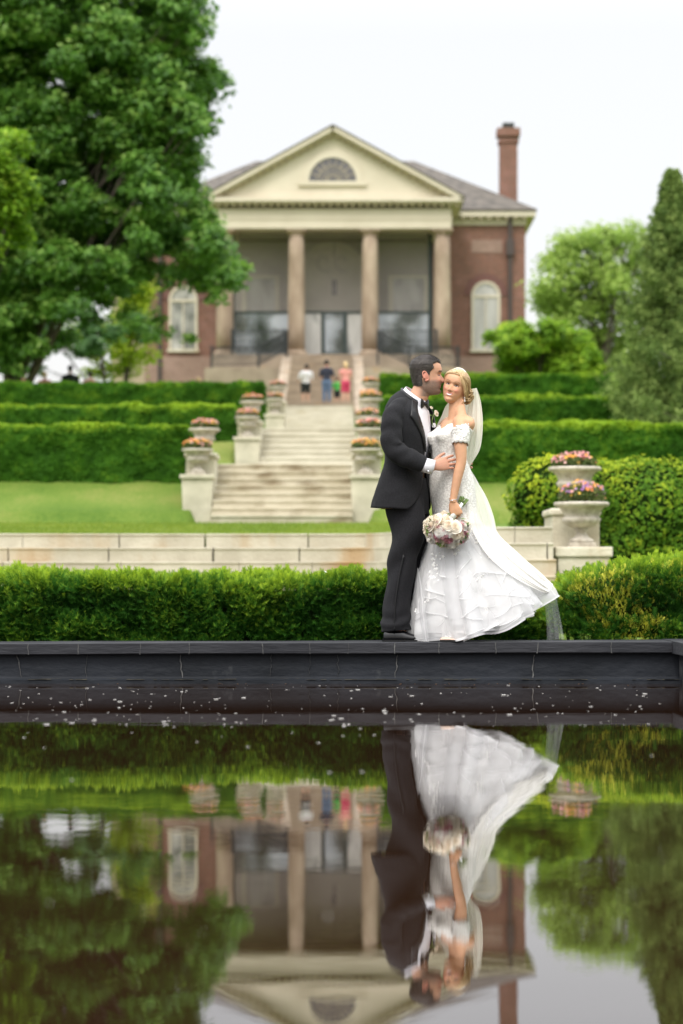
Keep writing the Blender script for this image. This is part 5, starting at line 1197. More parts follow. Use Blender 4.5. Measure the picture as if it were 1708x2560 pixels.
# trousers
def leg(Lg, n=60, k=36):
    sp = spline(WP(Lg), n); rr = spline(np.array([[q[3], 0, 0] for q in Lg]), n)[:, 0]; a = np.arange(k)*2*PI/k; t_ = np.linspace(0, 1, n)[:, None]
    crease = .006*(gs(np.angle(np.exp(1j*a)), .25)+gs(np.angle(np.exp(1j*(a-PI))), .25))[None]
    V = np.zeros((n, k, 3)); V[..., 0] = sp[:, 0][:, None]+(rr[:, None]+crease)*np.cos(a); V[..., 1] = sp[:, 1][:, None]+np.minimum(rr, .088)[:, None]*np.sin(a); V[..., 2] = sp[:, 2][:, None]
    fold = .008*np.sin(t_*46+2.5*np.sin(a)+a)*gs(t_-.92, .10)+.012*np.sin(t_*20+2*np.cos(a)-1.5*np.sin(a))*gs(t_-.40, .22)+.014*fbm(V.reshape(-1, 3)*[1, 1, .35], 10, 51).reshape(n, k)
    V[..., 0] += fold*np.cos(a); V[..., 1] += fold*np.sin(a); V[-1, :, 2] += -.008*np.cos(a+PI)*1; return V
hp = [(1016,1195,0,.125,.172,0),(1016,1235,0,.132,.182,0),(1017,1262,0,.133,.178,0),(1022,1285,0,.12,.15,0)]; tr_ = build_re('trousers', remesh([ringmesh(leg(LEGN), True), ringmesh(leg(LEGF), True), ringmesh(body_sections(resample(hp, 14), gf, 40), True)], .0042, 9, .5), M['wool'], G)
spn = spline(WP(LEGN), 40); mb = MB(); V = []
for i in range(17, 40):
    c = spn[i]; V.append([c+[-.012, -.0900, 0], c+[-.004, -.0905, 0], c+[-.004, -.082, 0], c+[-.014, -.081, 0]])
mb.ext(ringmesh(np.array(V), True)); mb.build('side_stripe', M['satin'], tr_)
def shoe(px0, L_px, dy, m, name='shoe', parent=None, h=.082, sc=1.0):
    o0 = W(px0, 1603, dy); o0[2] = zrise(o0[0])+.001; s = L_px/387.4; zb_ = o0[2]
    xs_ = np.array([0,.02,.06,.15,.28,.42,.55,.70,.84,.94,1.0])*s; hh = np.array([.03,.058,.070,.080,.082,.076,.058,.046,.040,.034,.018])*sc*h/.082; ww = np.array([.012,.026,.033,.037,.037,.038,.042,.048,.046,.034,.012])*sc
    V = []
    for x, h_, w_ in zip(xs_, hh, ww):
        a = np.linspace(-.25, PI+.25, 12); V.append([[o0[0]+x, o0[1]-w_*math.cos(q)*(1 if math.sin(q) > 0 else .95), zb_+.012+max(0, math.sin(q))**.75*(h_-.012)] for q in a])
    mb = MB(); mb.ext(ringmesh(np.array(V), True)); so_ = mb.build(name, m, parent)
    mb = MB(); V = []
    for x, w_ in zip(xs_, ww+.004): V.append([[o0[0]+x*1.01-.002, o0[1]-w_, zb_+.011], [o0[0]+x*1.01-.002, o0[1]+w_, zb_+.011], [o0[0]+x*1.01-.002, o0[1]+w_, zb_+(.004 if s*.30 < x < s*.45 else 0)], [o0[0]+x*1.01-.002, o0[1]-w_, zb_+(.004 if s*.30 < x < s*.45 else 0)]])
    mb.ext(ringmesh(np.array(V), True)); mb.build('sole', M['satin'], so_, smooth=False); return so_
sh1 = shoe(957, 112, -.12, M['patent'], parent=G); sh2 = shoe(985, 112, .10, M['patent'], parent=G)
mb = MB()
for i in range(4): p = W(1006+i*7, 1582+i*1.5, -.12); mb.ext(tube([p+[0, -.016, -.002], p+[0, 0, .004], p+[0, .016, -.002]], .0022, 6))
mb.build('laces', M['satin'], sh1)

# ------------------------------------------------------------------ the bride
B = thing('person', W(1130, 1603, 0), 'smiling blonde woman in a white lace wedding gown and veil holding flowers', 'person')
al = math.radians(32); bf = np.array([-math.cos(al), -math.sin(al), 0]); bl3 = np.array([-bf[1], bf[0], 0])
bhd = Frame(W(1138, 967, -.005), (-math.sin(math.radians(21)), -math.cos(math.radians(21)), -.04), (math.sin(math.radians(17)), 0, math.cos(math.radians(17))), .915)
HB = head_surface(fem=True, jaw=.97); hv, hf = ringmesh(bhd.w(HB), True)
parts = [(hv, hf)]+ear_parts(1, bhd)+ear_parts(-1, bhd)
parts.append(tube(WP([(1146,985,.01),(1142,1005,.0),(1141,1022,-.005),(1143,1040,-.005),(1144,1060,0)]), [.050,.049,.050,.058,.07], 24, r2=[.048,.047,.048,.055,.07]))
TB = [(1146,1040,0,.052,.085,0),(1147,1047,0,.062,.125,0),(1145,1056,0,.075,.150,0),(1140,1068,0,.090,.160,0),(1132,1080,0,.100,.155,0),(1125,1094,0,.106,.148,0),(1122,1112,0,.102,.140,0),(1122,1137,0,.092,.123,0),(1124,1155,0,.093,.127,0),
      (1126,1172,0,.101,.145,0),(1128,1201,0,.117,.163,0),(1132,1240,0,.120,.165,0),(1137,1277,0,.118,.160,0),(1143,1310,0,.13,.17,0)]
def bust(R, rows):
    c = np.array([W(r[0], r[1], r[2]) for r in rows]); D_ = R-c[:, None]; fa_ = D_@bf; lb = D_@bl3; py = rows[:, 1][:, None]
    amp = .038*gs(py-1090, 15)*(np.exp(-((np.abs(lb)-.062)/.045)**2))*(fa_ > 0); return R+amp[..., None]*bf
rowsB = resample(TB, 44); Rb = bust(body_sections(rowsB, bf, 60), rowsB); parts.append(ringmesh(Rb, True))
sh_ = W(1153, 1059, -.115)
parts.append(ball(sh_, (.046, .047, .044), 18, 12))
parts.append(tube(spline(WP([(1158,1000,-.038),(1147,1020,-.043),(1134,1040,-.044),(1128,1052,-.03)]), 12), .009, 8))
parts.append(tube(WP([(1150,1012,-.01),(1152,1032,-.045),(1154,1048,-.085)]), [.03,.036,.036], 12))
ARM = [(1147,1052,-.075,.043),(1151,1062,-.125,.045),(1151,1085,-.155,.044),(1151,1110,-.175,.043),(1153,1135,-.185,.037),(1153,1156,-.190,.0335),(1147,1180,-.195,.033),(1140,1212,-.20,.029),(1134,1245,-.205,.0225),(1133,1256,-.207,.023)]
parts.append(tube(spline(WP(ARM), 40), np.interp(np.linspace(0, 1, 40), np.linspace(0, 1, 10), [q[3] for q in ARM]), 20))
parts += hand(W(1133, 1254, -.207), W(1143, 1290, -.207)-W(1133, 1254, -.207), (-.25, -1, .05), -1, (.75,.95,.7), .92, (.35, .35), .03, .026)
AR2 = [(1135,1052,.075,.042),(1118,1062,.13,.045),(1095,1085,.20,.040),(1065,1100,.26,.034),(1035,1095,.28,.026)]
parts.append(tube(spline(WP(AR2), 24), np.interp(np.linspace(0, 1, 24), np.linspace(0, 1, 5), [q[3] for q in AR2]), 14))
parts += hand(W(1035, 1095, .285), (-1, -.15, .2), (0, 1, 0), 1, (.2,.25,.2), .9)
for dy, x in ((-.07, 1125), (.08, 1150)):
    parts.append(tube(WP([(1138, 1275, dy*.5), (x+12, 1350, dy), (x+5, 1430, dy), (x+8, 1500, dy), (x+6, 1575, dy)]), [.055,.065,.052,.05,.032], 14))
    parts.append(tube(WP([(x+10, 1577, dy), (x-4, 1592, dy), (x-22, 1599, dy)]), [.028,.024,.015], 10))
rm = remesh(parts, .0030, 1, .35); lz = bhd.l(rm[0])[:, 2]
mk = sst(-.128, -.150, lz)*sst(PZ(1235, 15.4), PZ(1215, 15.4), rm[0][:, 2])*0+sst(-.128, -.150, lz)*sst(PZ(1240, 15.4), PZ(1200, 15.4), rm[0][:, 2])
rm = (laplace(rm[0], rm[1], mk, 36), rm[1], rm[2]); lp = bhd.l(rm[0]); col = face_color(lp, 'b')
build_re('body', rm, M['skin'], B, col)
# hair
CH = np.array([-.070, .082, -.030])                        # low chignon, head space
def hair_w_b(P):
    x, y, z = P[:, 0], P[:, 1], P[:, 2]; ay = np.abs(y)
    line = x < .088-1.05*np.clip(.086-z, 0, 1)+.10*np.clip(z-.086, 0, 1)       # hairline slopes back from forehead to ear
    d = (.088-1.05*np.clip(.086-z, 0, 1))-x
    w = sst(-.004, .010, d)*sst(-.085, -.06, z+.3*np.clip(-x, 0, .1))
    return np.clip(w, 0, 1)
hair_o = hair_cap(bhd, HB, hair_w_b, .009, M['blonde'], B, 17)
def rad_(d): return 1/np.sqrt((d[..., 0]/(np.where(d[..., 0] > 0, .092, .099)))**2+(d[..., 1]/.075)**2+(d[..., 2]/.117)**2)
mb = MB()
for i in range(1300):
    s = rng.choice([1, -1], p=[.80, .20]); zt = rng.uniform(-.01, .098) if s > 0 else rng.uniform(.078, .10)
    x0_ = .086-1.05*max(0, .086-zt); y0_ = s*.074*math.sqrt(max(.02, 1-(x0_/.094)**2-(zt/.118)**2*.9)) if zt > .02 else s*.074
    d0 = np.array([x0_-rng.random()**2*.11, y0_*(1 if rng.random() < .7 else rng.random()), zt])
    if i % 3 == 0: yy = rng.uniform(-.050, .060); s = 1; d0 = np.array([.072-.15*abs(yy)-rng.random()*.03, yy, .088-6*yy*yy])
    d0 /= np.linalg.norm(d0)
    e = CH+rng.normal(size=3)*[.016, .016, .026]; d1 = e/np.linalg.norm(e); t_ = np.linspace(0, 1, 12)[:, None]; om = math.acos(np.clip(np.dot(d0, d1), -1, 1))+1e-6
    dd = (np.sin((1-t_)*om)*d0+np.sin(t_*om)*d1)/math.sin(om); dd = dd+np.array([0, 0, .16])*np.sin(t_*PI)*(rng.uniform(-.2, .8) if s > 0 else rng.uniform(2.0, 4.0)); dd /= np.linalg.norm(dd, axis=1)[:, None]
    rr = rad_(dd)+(.0150 if i % 3 == 0 else .0115)+.014*sst(.02, .07, dd[:, 1]*rad_(dd))*np.sin(np.clip(t_[:, 0]*1.2, 0, 1)*PI*.75)*(.35+.65*rng.random())+.0012*rng.normal(); P = dd*rr[:, None]; P = P+(e-P)*sst(.86, 1, t_)*.35
    mb.ext(tube(bhd.w(P), .0019, 4, cap=False), 0, float(np.clip(.55+.28*rng.normal(), 0, 1)))
mb.build('hair_strands', M['blonde'], hair_o)
mb = MB()
for k in range(170):                                        # rolled curls of the chignon
    c = CH+rand_unit(1)[0]*[.036, .032, .046]; ax = rand_unit(1)[0]; t1 = np.cross(ax, [0, 0, 1.01]); t1 /= np.linalg.norm(t1); t2 = np.cross(ax, t1); r_ = rng.uniform(.010, .022); a = np.linspace(0, rng.uniform(2.5, 5), 12)
    mb.ext(tube(bhd.w(c+np.outer(r_*np.cos(a), t1)+np.outer(r_*np.sin(a), t2)), .0026, 4), 0, float(np.clip(.5+.28*rng.normal(), 0, 1)))
mb.ext((bhd.w(ball(CH, (.040, .036, .048), 16, 10)[0]), ball(CH, 1, 16, 10)[1]), 0, .35)
for k in range(160):
    P = np.array([[.074, .044, .068], [.052, .078, .022], [.018, .090, -.022], [-.035, .088, -.050]])+rng.normal(size=(4, 3))*[.006,.004,.008]; mb.ext(tube(bhd.w(spline(P, 10)), .0014, 4), 0, .6)
mb.build('chignon', M['blonde'], hair_o)
mb = MB()                                                   # jewelled band
for t_ in np.linspace(-1.0, 1.45, 60):
    d = np.array([.030-.03*abs(t_), math.sin(t_), math.cos(t_)]); d /= np.linalg.norm(d)
    for q in range(3): dq = d+np.array([.045*(q-1), 0, 0]); dq /= np.linalg.norm(dq); mb.ext(ball(bhd.w(dq*(rad_(dq)+.0165)), .0042+.001*rng.random(), 6, 5))
mb.build('headband', M['applique'], B)
mb = MB()
for k, (dz, r_) in enumerate(((0,.0045),(-.011,.006),(-.022,.0045),(-.034,.0065))): mb.ext(ball(bhd.w(np.array([-.004, .086, -.045]))+[0, -.004, dz], r_, 8, 6))
mb.build('earring', M['silver'], B)
mb = MB(); a = np.linspace(0, 2*PI, 40); c = W(1132.5, 1250, -.206); mb.ext(tube(np.stack([c[0]+.0262*np.cos(a), c[1]+.0225*np.sin(a), c[2]+.005*np.cos(a)], 1), .0018, 5)); mb.ext(ball(c+[-.006, -.0235, -.003], .005, 8, 6)); mb.build('bracelet', M['silver'], B)
# bodice
rb = rowsB[rowsB[:, 1] > 1058]; Rbd = bust(body_sections(rb, bf, 96, grow=.007), rb); th = np.arange(96)*2*PI/96
thw = np.angle(np.exp(1j*th)); topz = PZ(1066, 15.6)+.022*gs(np.abs(thw)-.50, .30)-.022*gs(thw, .18)-.035*sst(.9, 2.2, np.abs(thw))+.004*np.abs(np.sin(th*14))
Vb = Rbd.copy()
for i in range(len(rb)):
    over = Vb[i, :, 2] > topz; Vb[i, over, 2] = topz[over]
    if i+1 < len(rb):
        pass
for j in range(96):                                         # let the clamped upper edge hug the body
    k = np.nonzero(Rbd[:, j, 2] <= topz[j])[0]; k0 = k[0] if len(k) else 0
    for i in range(k0):
        f_ = 0; Vb[i, j, :2] = Rbd[k0, j, :2]; Vb[i, j, 2] = topz[j]-.00001*(k0-i)*0
cen = np.array([W(r[0], r[1], r[2]) for r in rb]); dn = Vb-cen[:, None]; dn[..., 2] = 0; dn /= np.linalg.norm(dn, axis=-1)[..., None]+1e-9
Vb = Vb+dn*(.0035*fbm(Vb.reshape(-1, 3)*[1, 1, 1.8], 34, 61).reshape(Vb.shape[:2]))[..., None]
mb = MB(); mb.add(*ringmesh(Vb, False)); gown = mb.build('bodice', M['lace'], B)
# skirt
SK = [  # left px,py  right px,py  half depth, near side drop (m)
 (1086,1262,1182,1262,.145,0), (1083,1300,1192,1292,.165,.01), (1071,1345,1222,1325,.20,.02), (1060,1382,1262,1356,.23,.04), (1047,1430,1300,1394,.26,.065), (1039,1480,1332,1432,.285,.09), (1037,1530,1356,1466,.30,.115), (1041,1580,1368,1494,.31,.130)]
skr = spline(np.array(SK, float), 60)
def skirt(n=160, scale=1.0, v1=1.0, amp=.02, seed=0, cdy=.02, ks=(7, 13, 22), vstart=0.0, hemw=.012):
    q = np.random.default_rng(seed); ph = q.random((len(ks), 3))*6.28; th = np.arange(n)*2*PI/n; vs = np.linspace(vstart, v1, 60); V = np.zeros((60, n, 3))
    for i, v in enumerate(vs):
        r = [np.interp(v, np.linspace(0, 1, 60), skr[:, k]) for k in range(6)]; a_, b_ = W(r[0], r[1], cdy), W(r[2], r[3], cdy); c = (a_+b_)/2; h = (b_-a_)/2
        f = np.zeros(n)
        for m_, k in enumerate(ks): f += np.sin(k*th+ph[m_, 0]+1.6*v*math.sin(ph[m_, 1])*3+.5*np.sin(3*th+ph[m_, 2]))/(m_+1)
        g_ = scale*(1+amp*4*f*v**1.6)
        P = c+np.outer(np.cos(th)*g_, h); P[:, 1] += -np.sin(th)*r[4]*g_; P[:, 2] -= np.clip(np.sin(th), -.2, 1)*r[5]
        P[:, 2] += hemw*np.sin(9*th+ph[0, 1]*2)*sst(.75, 1, v); d_ = P-c; d_[:, 2] = 0; d_ /= np.linalg.norm(d_, axis=1)[:, None]+1e-9; P = P+d_*(.016*sst(.3, .8, v)*fbm(P*[1, 1, 1.3], 7, seed+40)+.004*sst(.3, .8, v)*fbm(P, 18, seed+50))[:, None]; P[:, 2] = np.maximum(P[:, 2], .262); V[i] = P
    return V
lin = skirt(140, .94, .88, .010, 1); mb = MB(); mb.add(*ringmesh(lin, False)); und = mb.build('underskirt', M['lining'], gown)
for k, (sc, v1, am, m_) in enumerate(((.96, .955, .026, 'tulle2'), (.985, .98, .034, 'tulle'), (1.0, 1.0, .036, 'tulle'))):
    Vk = skirt(200, sc, v1, am, 10+k, ks=(6+k, 11+k, 19)); mb = MB(); mb.add(*ringmesh(Vk, False)); o = mb.build('tulle_layer', M[m_], gown)
    hem = Vk[-1]; hem2 = np.concatenate([hem, hem[:1]]); 
    Ve = np.stack([hem, hem+[0, 0, .022]+(Vk[-3]-hem)*.0], 0); me = MB(); dd_ = hem-hem.mean(0); dd_[:, 2] = 0; dd_ /= np.linalg.norm(dd_, axis=1)[:, None]
    Ve = np.stack([Vk[-1]+dd_*.003, Vk[-2]+dd_*.003], 0); me.add(*ringmesh(Ve, False)); me.build('hem_edging', M['edge'], o)
    if k == 2: outer = Vk
def on_skirt(u, v, off=0.0):
    """u: angle fraction, v: 0..1 down the outer tulle"""
    n = outer.shape[1]; i = np.clip(v*59, 0, 58.999); j = (u*n) % n; i0 = i.astype(int); j0 = j.astype(int); fi = (i-i0)[..., None]; fj = (j-j0)[..., None]; j1 = (j0+1) % n
    P = (outer[i0, j0]*(1-fi)+outer[i0+1, j0]*fi)*(1-fj)+(outer[i0, j1]*(1-fi)+outer[i0+1, j1]*fi)*fj
    c = outer.mean(1); cc = c[i0]*(1-fi)+c[i0+1]*fi; d = P-cc; d[..., 2] *= .2; d /= np.linalg.norm(d, axis=-1)[..., None]+1e-9
    return P+d*np.asarray(off)[..., None]
# swirling flounces over the front of the skirt (near side is u 0..0.5; u=0 right, .5 left)
fl_ = [((.05,.62),(.12,.80),(.22,.72),(.30,.84),(.40,.80),(.47,.94)), ((.03,.80),(.10,.90),(.18,.84),(.27,.93),(.36,.88),(.44,.97)), ((.07,.50),(.14,.62),(.22,.56),(.28,.66),(.33,.80),(.38,.92)),
       ((.02,.70),(.06,.84),(.12,.93),(.20,.95),(.28,.99)), ((.12,.52),(.18,.66),(.17,.80),(.24,.88),(.31,.78),(.37,.70)), ((.20,.60),(.27,.70),(.34,.66),(.40,.74),(.45,.86)), ((.04,.90),(.09,.97),(.15,.92),(.21,.99)), ((.30,.90),(.35,.97),(.41,.92),(.46,.99)),
       ((.10,.74),(.16,.72),(.20,.80),(.26,.78),(.30,.88)), ((.34,.62),(.37,.74),(.42,.72),(.44,.82),(.48,.80)), ((.24,.46),(.30,.58),(.36,.56),(.41,.66))]
qq = np.random.default_rng(3); fl_ = fl_[::2]+[tuple((a_+qq.normal()*.03, b_+qq.normal()*.035) for a_, b_ in F_) for F_ in fl_[1::2]]
for k, F_ in enumerate(fl_):
    c = spline(np.array([[min(.49, max(.015, a_)), min(.985, b_), 0] for a_, b_ in F_]), 60); q = np.random.default_rng(80+k); t_ = np.linspace(0, 1, 60); V = []
    wv = np.sin(t_*15+q.random()*6)*.012+np.sin(t_*33+q.random()*6)*.005; tp = np.sin(t_*PI)**.4
    for s in np.linspace(0, 1, 7):
        V.append(on_skirt(c[:, 0]+.006*s*np.sin(t_*17+k), np.clip(c[:, 1]-.16*(1-s)*tp, 0, .995), .003+(s**1.6)*(.013+wv)*tp))
    V = np.transpose(np.array(V), (1, 0, 2)); mb = MB(); mb.add(*ringmesh(V, False, closed=False)); o = mb.build('flounce', M['sheer'], gown)
    me = MB(); me.add(*ringmesh(np.stack([V[:, -1], V[:, -2]*.30+V[:, -1]*.70+[0, -.0015, 0]], 1), False, closed=False)); me.build('edging', M['edge'], o)
# lace flowers scattered over the gown
def little_flowers(mb, P, N_, r):
    for p, n_ in zip(P, N_):
        n_ = n_/np.linalg.norm(n_); t1 = np.cross(n_, [.1, .3, 1]); t1 /= np.linalg.norm(t1); t2 = np.cross(n_, t1); rr = r*rng.uniform(.6, 1.2); a0 = rng.random()*6
        rr *= .72; V = [p+n_*.004]+[p+(t1*math.cos(a0+j*PI/10)+t2*math.sin(a0+j*PI/10))*rr*(.80+.20*math.cos(j*PI/2))+n_*.0012*rng.random() for j in range(20)]
        mb.addl(V, [(0, j+1, (j+1) % 20+1) for j in range(20)])
mb = MB(); n = 0; ii = rng.integers(2, len(rb)-1, n); jj = rng.integers(0, 96, n); little_flowers(mb, Vb[ii, jj]-dn[ii, jj]*.0045, dn[ii, jj], .011)
n = 120; u = .04+rng.random(n)*.36; v = .12+rng.random(n)**1.5*.6; keep = rng.random(n) < (1-v)**.8*.9+.15*(u > .36); u, v = u[keep], v[keep]; P = on_skirt(u, v, .004+0*u); c = outer.mean(1)[np.clip((v*59).astype(int), 0, 59)]; little_flowers(mb, P, P-c+[0, -.05, .02], .013)
for k in range(60):                                         # trailing motif down the left of the skirt
    v = rng.uniform(.40, .80); P = on_skirt(np.array([.40+.03*math.sin(v*9)+rng.normal()*.012]), np.array([v]), np.array([.006])); little_flowers(mb, P, [np.array([-.4, -1, .1])], .014)
LA = mb.build('lace_applique', M['applique'], gown); merge_into([c for c in gown.children if c.name.startswith('tulle_layer')][-1], LA)
# off-the-shoulder lace sleeve
ap = WP([(1149,1072,-.150),(1152,1082,-.158),(1152,1094,-.166),(1151,1108,-.174)]); sp = spline(ap, 14); pts, T, U, Wv = frames(sp, up=(1, 0, 0)); a = np.arange(48)*2*PI/48; rr = np.interp(np.linspace(0, 1, 14), [0,.4,1], [.060,.058,.053])
V = pts[:, None]+U[:, None]*(np.cos(a)[None]*rr[:, None])[..., None]+Wv[:, None]*(np.sin(a)[None]*rr[:, None])[..., None]; V[-1, :, 2] -= .012*np.abs(np.sin(a*5)); V[0, :, 2] += .006*np.abs(np.sin(a*6)); V = V+.003*rng.normal(size=V.shape)*.6
mb = MB(); mb.add(*ringmesh(V, False)); o = mb.build('lace_sleeve', M['lace'], gown); m_ = o.modifiers.new('t', 'SOLIDIFY'); m_.thickness = .003
mb = MB(); n = 60; ii = rng.integers(0, 14, n); jj = rng.integers(0, 48, n); P = V[ii, jj]; little_flowers(mb, P+(P-pts[ii])*.0, P-pts[ii], .010)
for q in range(0): t_ = q/25; p = W(1108+44*t_, 1062+14*math.sin(t_*PI*.9)+2*t_, 0)+bf*(.135-.10*t_)*.9+bl3*(-.02-.14*t_); little_flowers(mb, [p], [bf+[0, -.5, .3]], .012)
LA = mb.build('lace_applique', M['applique'], o); merge_into(o, LA)
# veil and overlay train: sheets between two boundary curves with soft folds
def sheet(A, Bc, n=60, m=28, fold=.02, kf=7, seed=0, bulge=0.0):
    a_, b_ = spline(WP(A), n), spline(WP(Bc), n); s = np.linspace(0, 1, m); q = np.random.default_rng(seed).random(4)*6; V = a_[:, None]*(1-s)[None, :, None]+b_[:, None]*s[None, :, None]
    t_ = np.linspace(0, 1, n)[:, None]; V[..., 1] += fold*(np.sin(kf*s*PI+q[0]+t_*1.5)+.5*np.sin(2.3*kf*s*PI+q[1]))[...]*(.3+.7*t_)-bulge*np.sin(s*PI)
    return ringmesh(V, False, closed=False)
vt = thing  # veil is worn: part of the bride
mb = MB(); mb.add(*sheet([(1180,972,.03),(1172,1010,.07),(1166,1060,.08),(1162,1110,.06),(1160,1140,.04),(1163,1168,.02)], [(1192,970,.0),(1202,1003,-.03),(1207,1050,-.05),(1205,1095,-.05),(1197,1130,-.04),(1172,1170,-.02)], fold=.012, kf=6))
ve = mb.build('veil', M['veil'], B)
mb = MB(); mb.add(*sheet([(1150,985,.09),(1118,1010,.11),(1104,1040,.13),(1090,1068,.14),(1080,1100,.15)], [(1185,975,.06),(1180,1010,.09),(1175,1050,.11),(1172,1100,.12),(1168,1150,.12)], fold=.008, kf=5, seed=3)); mb.build('veil_layer', M['veil'], ve)
mb = MB(); mb.add(*sheet([(1158,1168,-.02),(1160,1200,-.10),(1166,1250,-.14),(1172,1300,-.17),(1190,1345,-.20),(1225,1395,-.22),(1280,1440,-.22),(1345,1475,-.15),(1386,1488,-.02)], [(1174,1170,.03),(1192,1200,.02),(1213,1243,.0),(1230,1290,-.01),(1246,1334,-.02),(1296,1384,-.03),(1350,1430,-.02),(1385,1466,.0),(1398,1490,.03)], n=90, fold=.012, kf=6, seed=5)); mb.build('overlay_train', M['overlay'], gown)
mb = MB(); mb.add(*sheet([(1172,1172,.05),(1200,1215,.05),(1216,1262,.05),(1230,1300,.05),(1234,1330,.04)], [(1166,1172,.12),(1190,1200,.14),(1215,1240,.14),(1234,1290,.13),(1243,1336,.10)], fold=.006, kf=4, seed=6)); mb.build('veil_layer', M['veil'], ve)
mb = MB(); mb.add(*sheet([(1352,1462,.02),(1360,1500,.07),(1366,1550,.12),(1368,1600,.15)], [(1390,1480,.02),(1396,1520,.07),(1404,1560,.11),(1411,1598,.14)], fold=.010, kf=5, seed=8)); mb.build('trailing_tulle', M['faint'], gown)
mb = MB(); mb.add(*sheet([(1044,1420,-.10),(1034,1480,-.06),(1031,1550,-.06),(1040,1602,-.07)], [(1046,1420,-.12),(1058,1480,-.22),(1066,1550,-.25),(1073,1606,-.26)], fold=.012, kf=5, seed=9)); mb.build('trailing_tulle', M['tulle'], gown)
# sandal
M['nude'] = mat('nude_satin_sandal', (.62,.45,.36), rough=.4)
bs = shoe(1100, 58, -.285, M['nude'], name='sandal', parent=B, h=.040, sc=.8)

# ------------------------------------------------------------------ bouquet
BQ = thing('bouquet', W(1118, 1322, -.30), 'round bouquet of ivory, blush and mauve roses hanging from the woman\'s hand', 'bouquet')
cB = W(1119, 1325, -.275); q = np.random.default_rng(5); cen_b = []
dirs = []
N_ = 104
for i in range(N_):
    z = 1-2*(i+.5)/N_; a_ = i*2.39996; dirs.append([math.sqrt(1-z*z)*math.cos(a_), math.sqrt(1-z*z)*math.sin(a_), z])
mb0 = MB(); mb0.ext(ball(cB, (.112, .075, .070), 20, 12)); mb0.build('greenery', M['stem'], BQ)
for i, d in enumerate(dirs):
    d = np.array(d)
    if d[2] > .45 and d[0] > .0: continue
    c = cB+d*np.array([.123, .085, .086])*q.uniform(.92, 1.06); kind = q.choice(['rose', 'peony', 'mauve'], p=[.42, .40, .18] if d[2] > -.1 else [.25, .35, .40]); r = q.uniform(.022, .036) if kind != 'mauve' else q.uniform(.014, .024)
    if d[2] > .1 and d[0] < .4 and d[1] < .3: kind = 'rose'; r = q.uniform(.028, .042)
    mb = MB(); rose(mb, c, d+q.normal(size=3)*.15, r*1.1, {'rose': .15, 'peony': .12, 'mauve': .25}[kind]+q.random()*.2, rings=5, seed=200+i); mb.build('rose', M[kind], BQ)
for i in range(26):
    d = rand_unit(1)[0]; d[1] = -abs(d[1])
    if d[2] > .45 and d[0] > 0: continue
    mb = MB(); rose(mb, cB+d*np.array([.132, .096, .094]), d, rng.uniform(.012, .018), .05+.5*rng.random(), rings=4, seed=400+i); mb.build('rose', M['mauve'], BQ)
mb = MB()
for i in range(26): a_ = rng.random()*6.28; c = cB+np.array([.13*math.cos(a_), -.05, .10*math.sin(a_)]); V, Fc = leaf_quads(c[None], rand_unit(1), .022, .5); mb.add(V, Fc)
mb.build('leaf_sprays', M['stem'], BQ)
a0, a1 = W(1126, 1302, -.212), W(1161, 1246, -.168); dv = (a1-a0)/np.linalg.norm(a1-a0); s1 = np.cross(dv, [0, 1, 0]); s1 /= np.linalg.norm(s1)
mb = MB(); mb.ext(tube([a0, a0+(a1-a0)*.5, a0+(a1-a0)*.78], [.020,.017,.021], 16)); mb.build('ribbon_wrap', M['lining'], BQ)
mb = MB()
for i in range(34):
    o_ = s1*rng.uniform(-.019, .019)+np.array([0, 1, 0])*rng.uniform(-.018, .018); mb.ext(tube([a0+(a1-a0)*.7+o_, a1+o_*1.5+dv*rng.uniform(-.008, .008)], .0036, 6), 0, rng.random())
mb.build('stems', M['stem'], BQ)
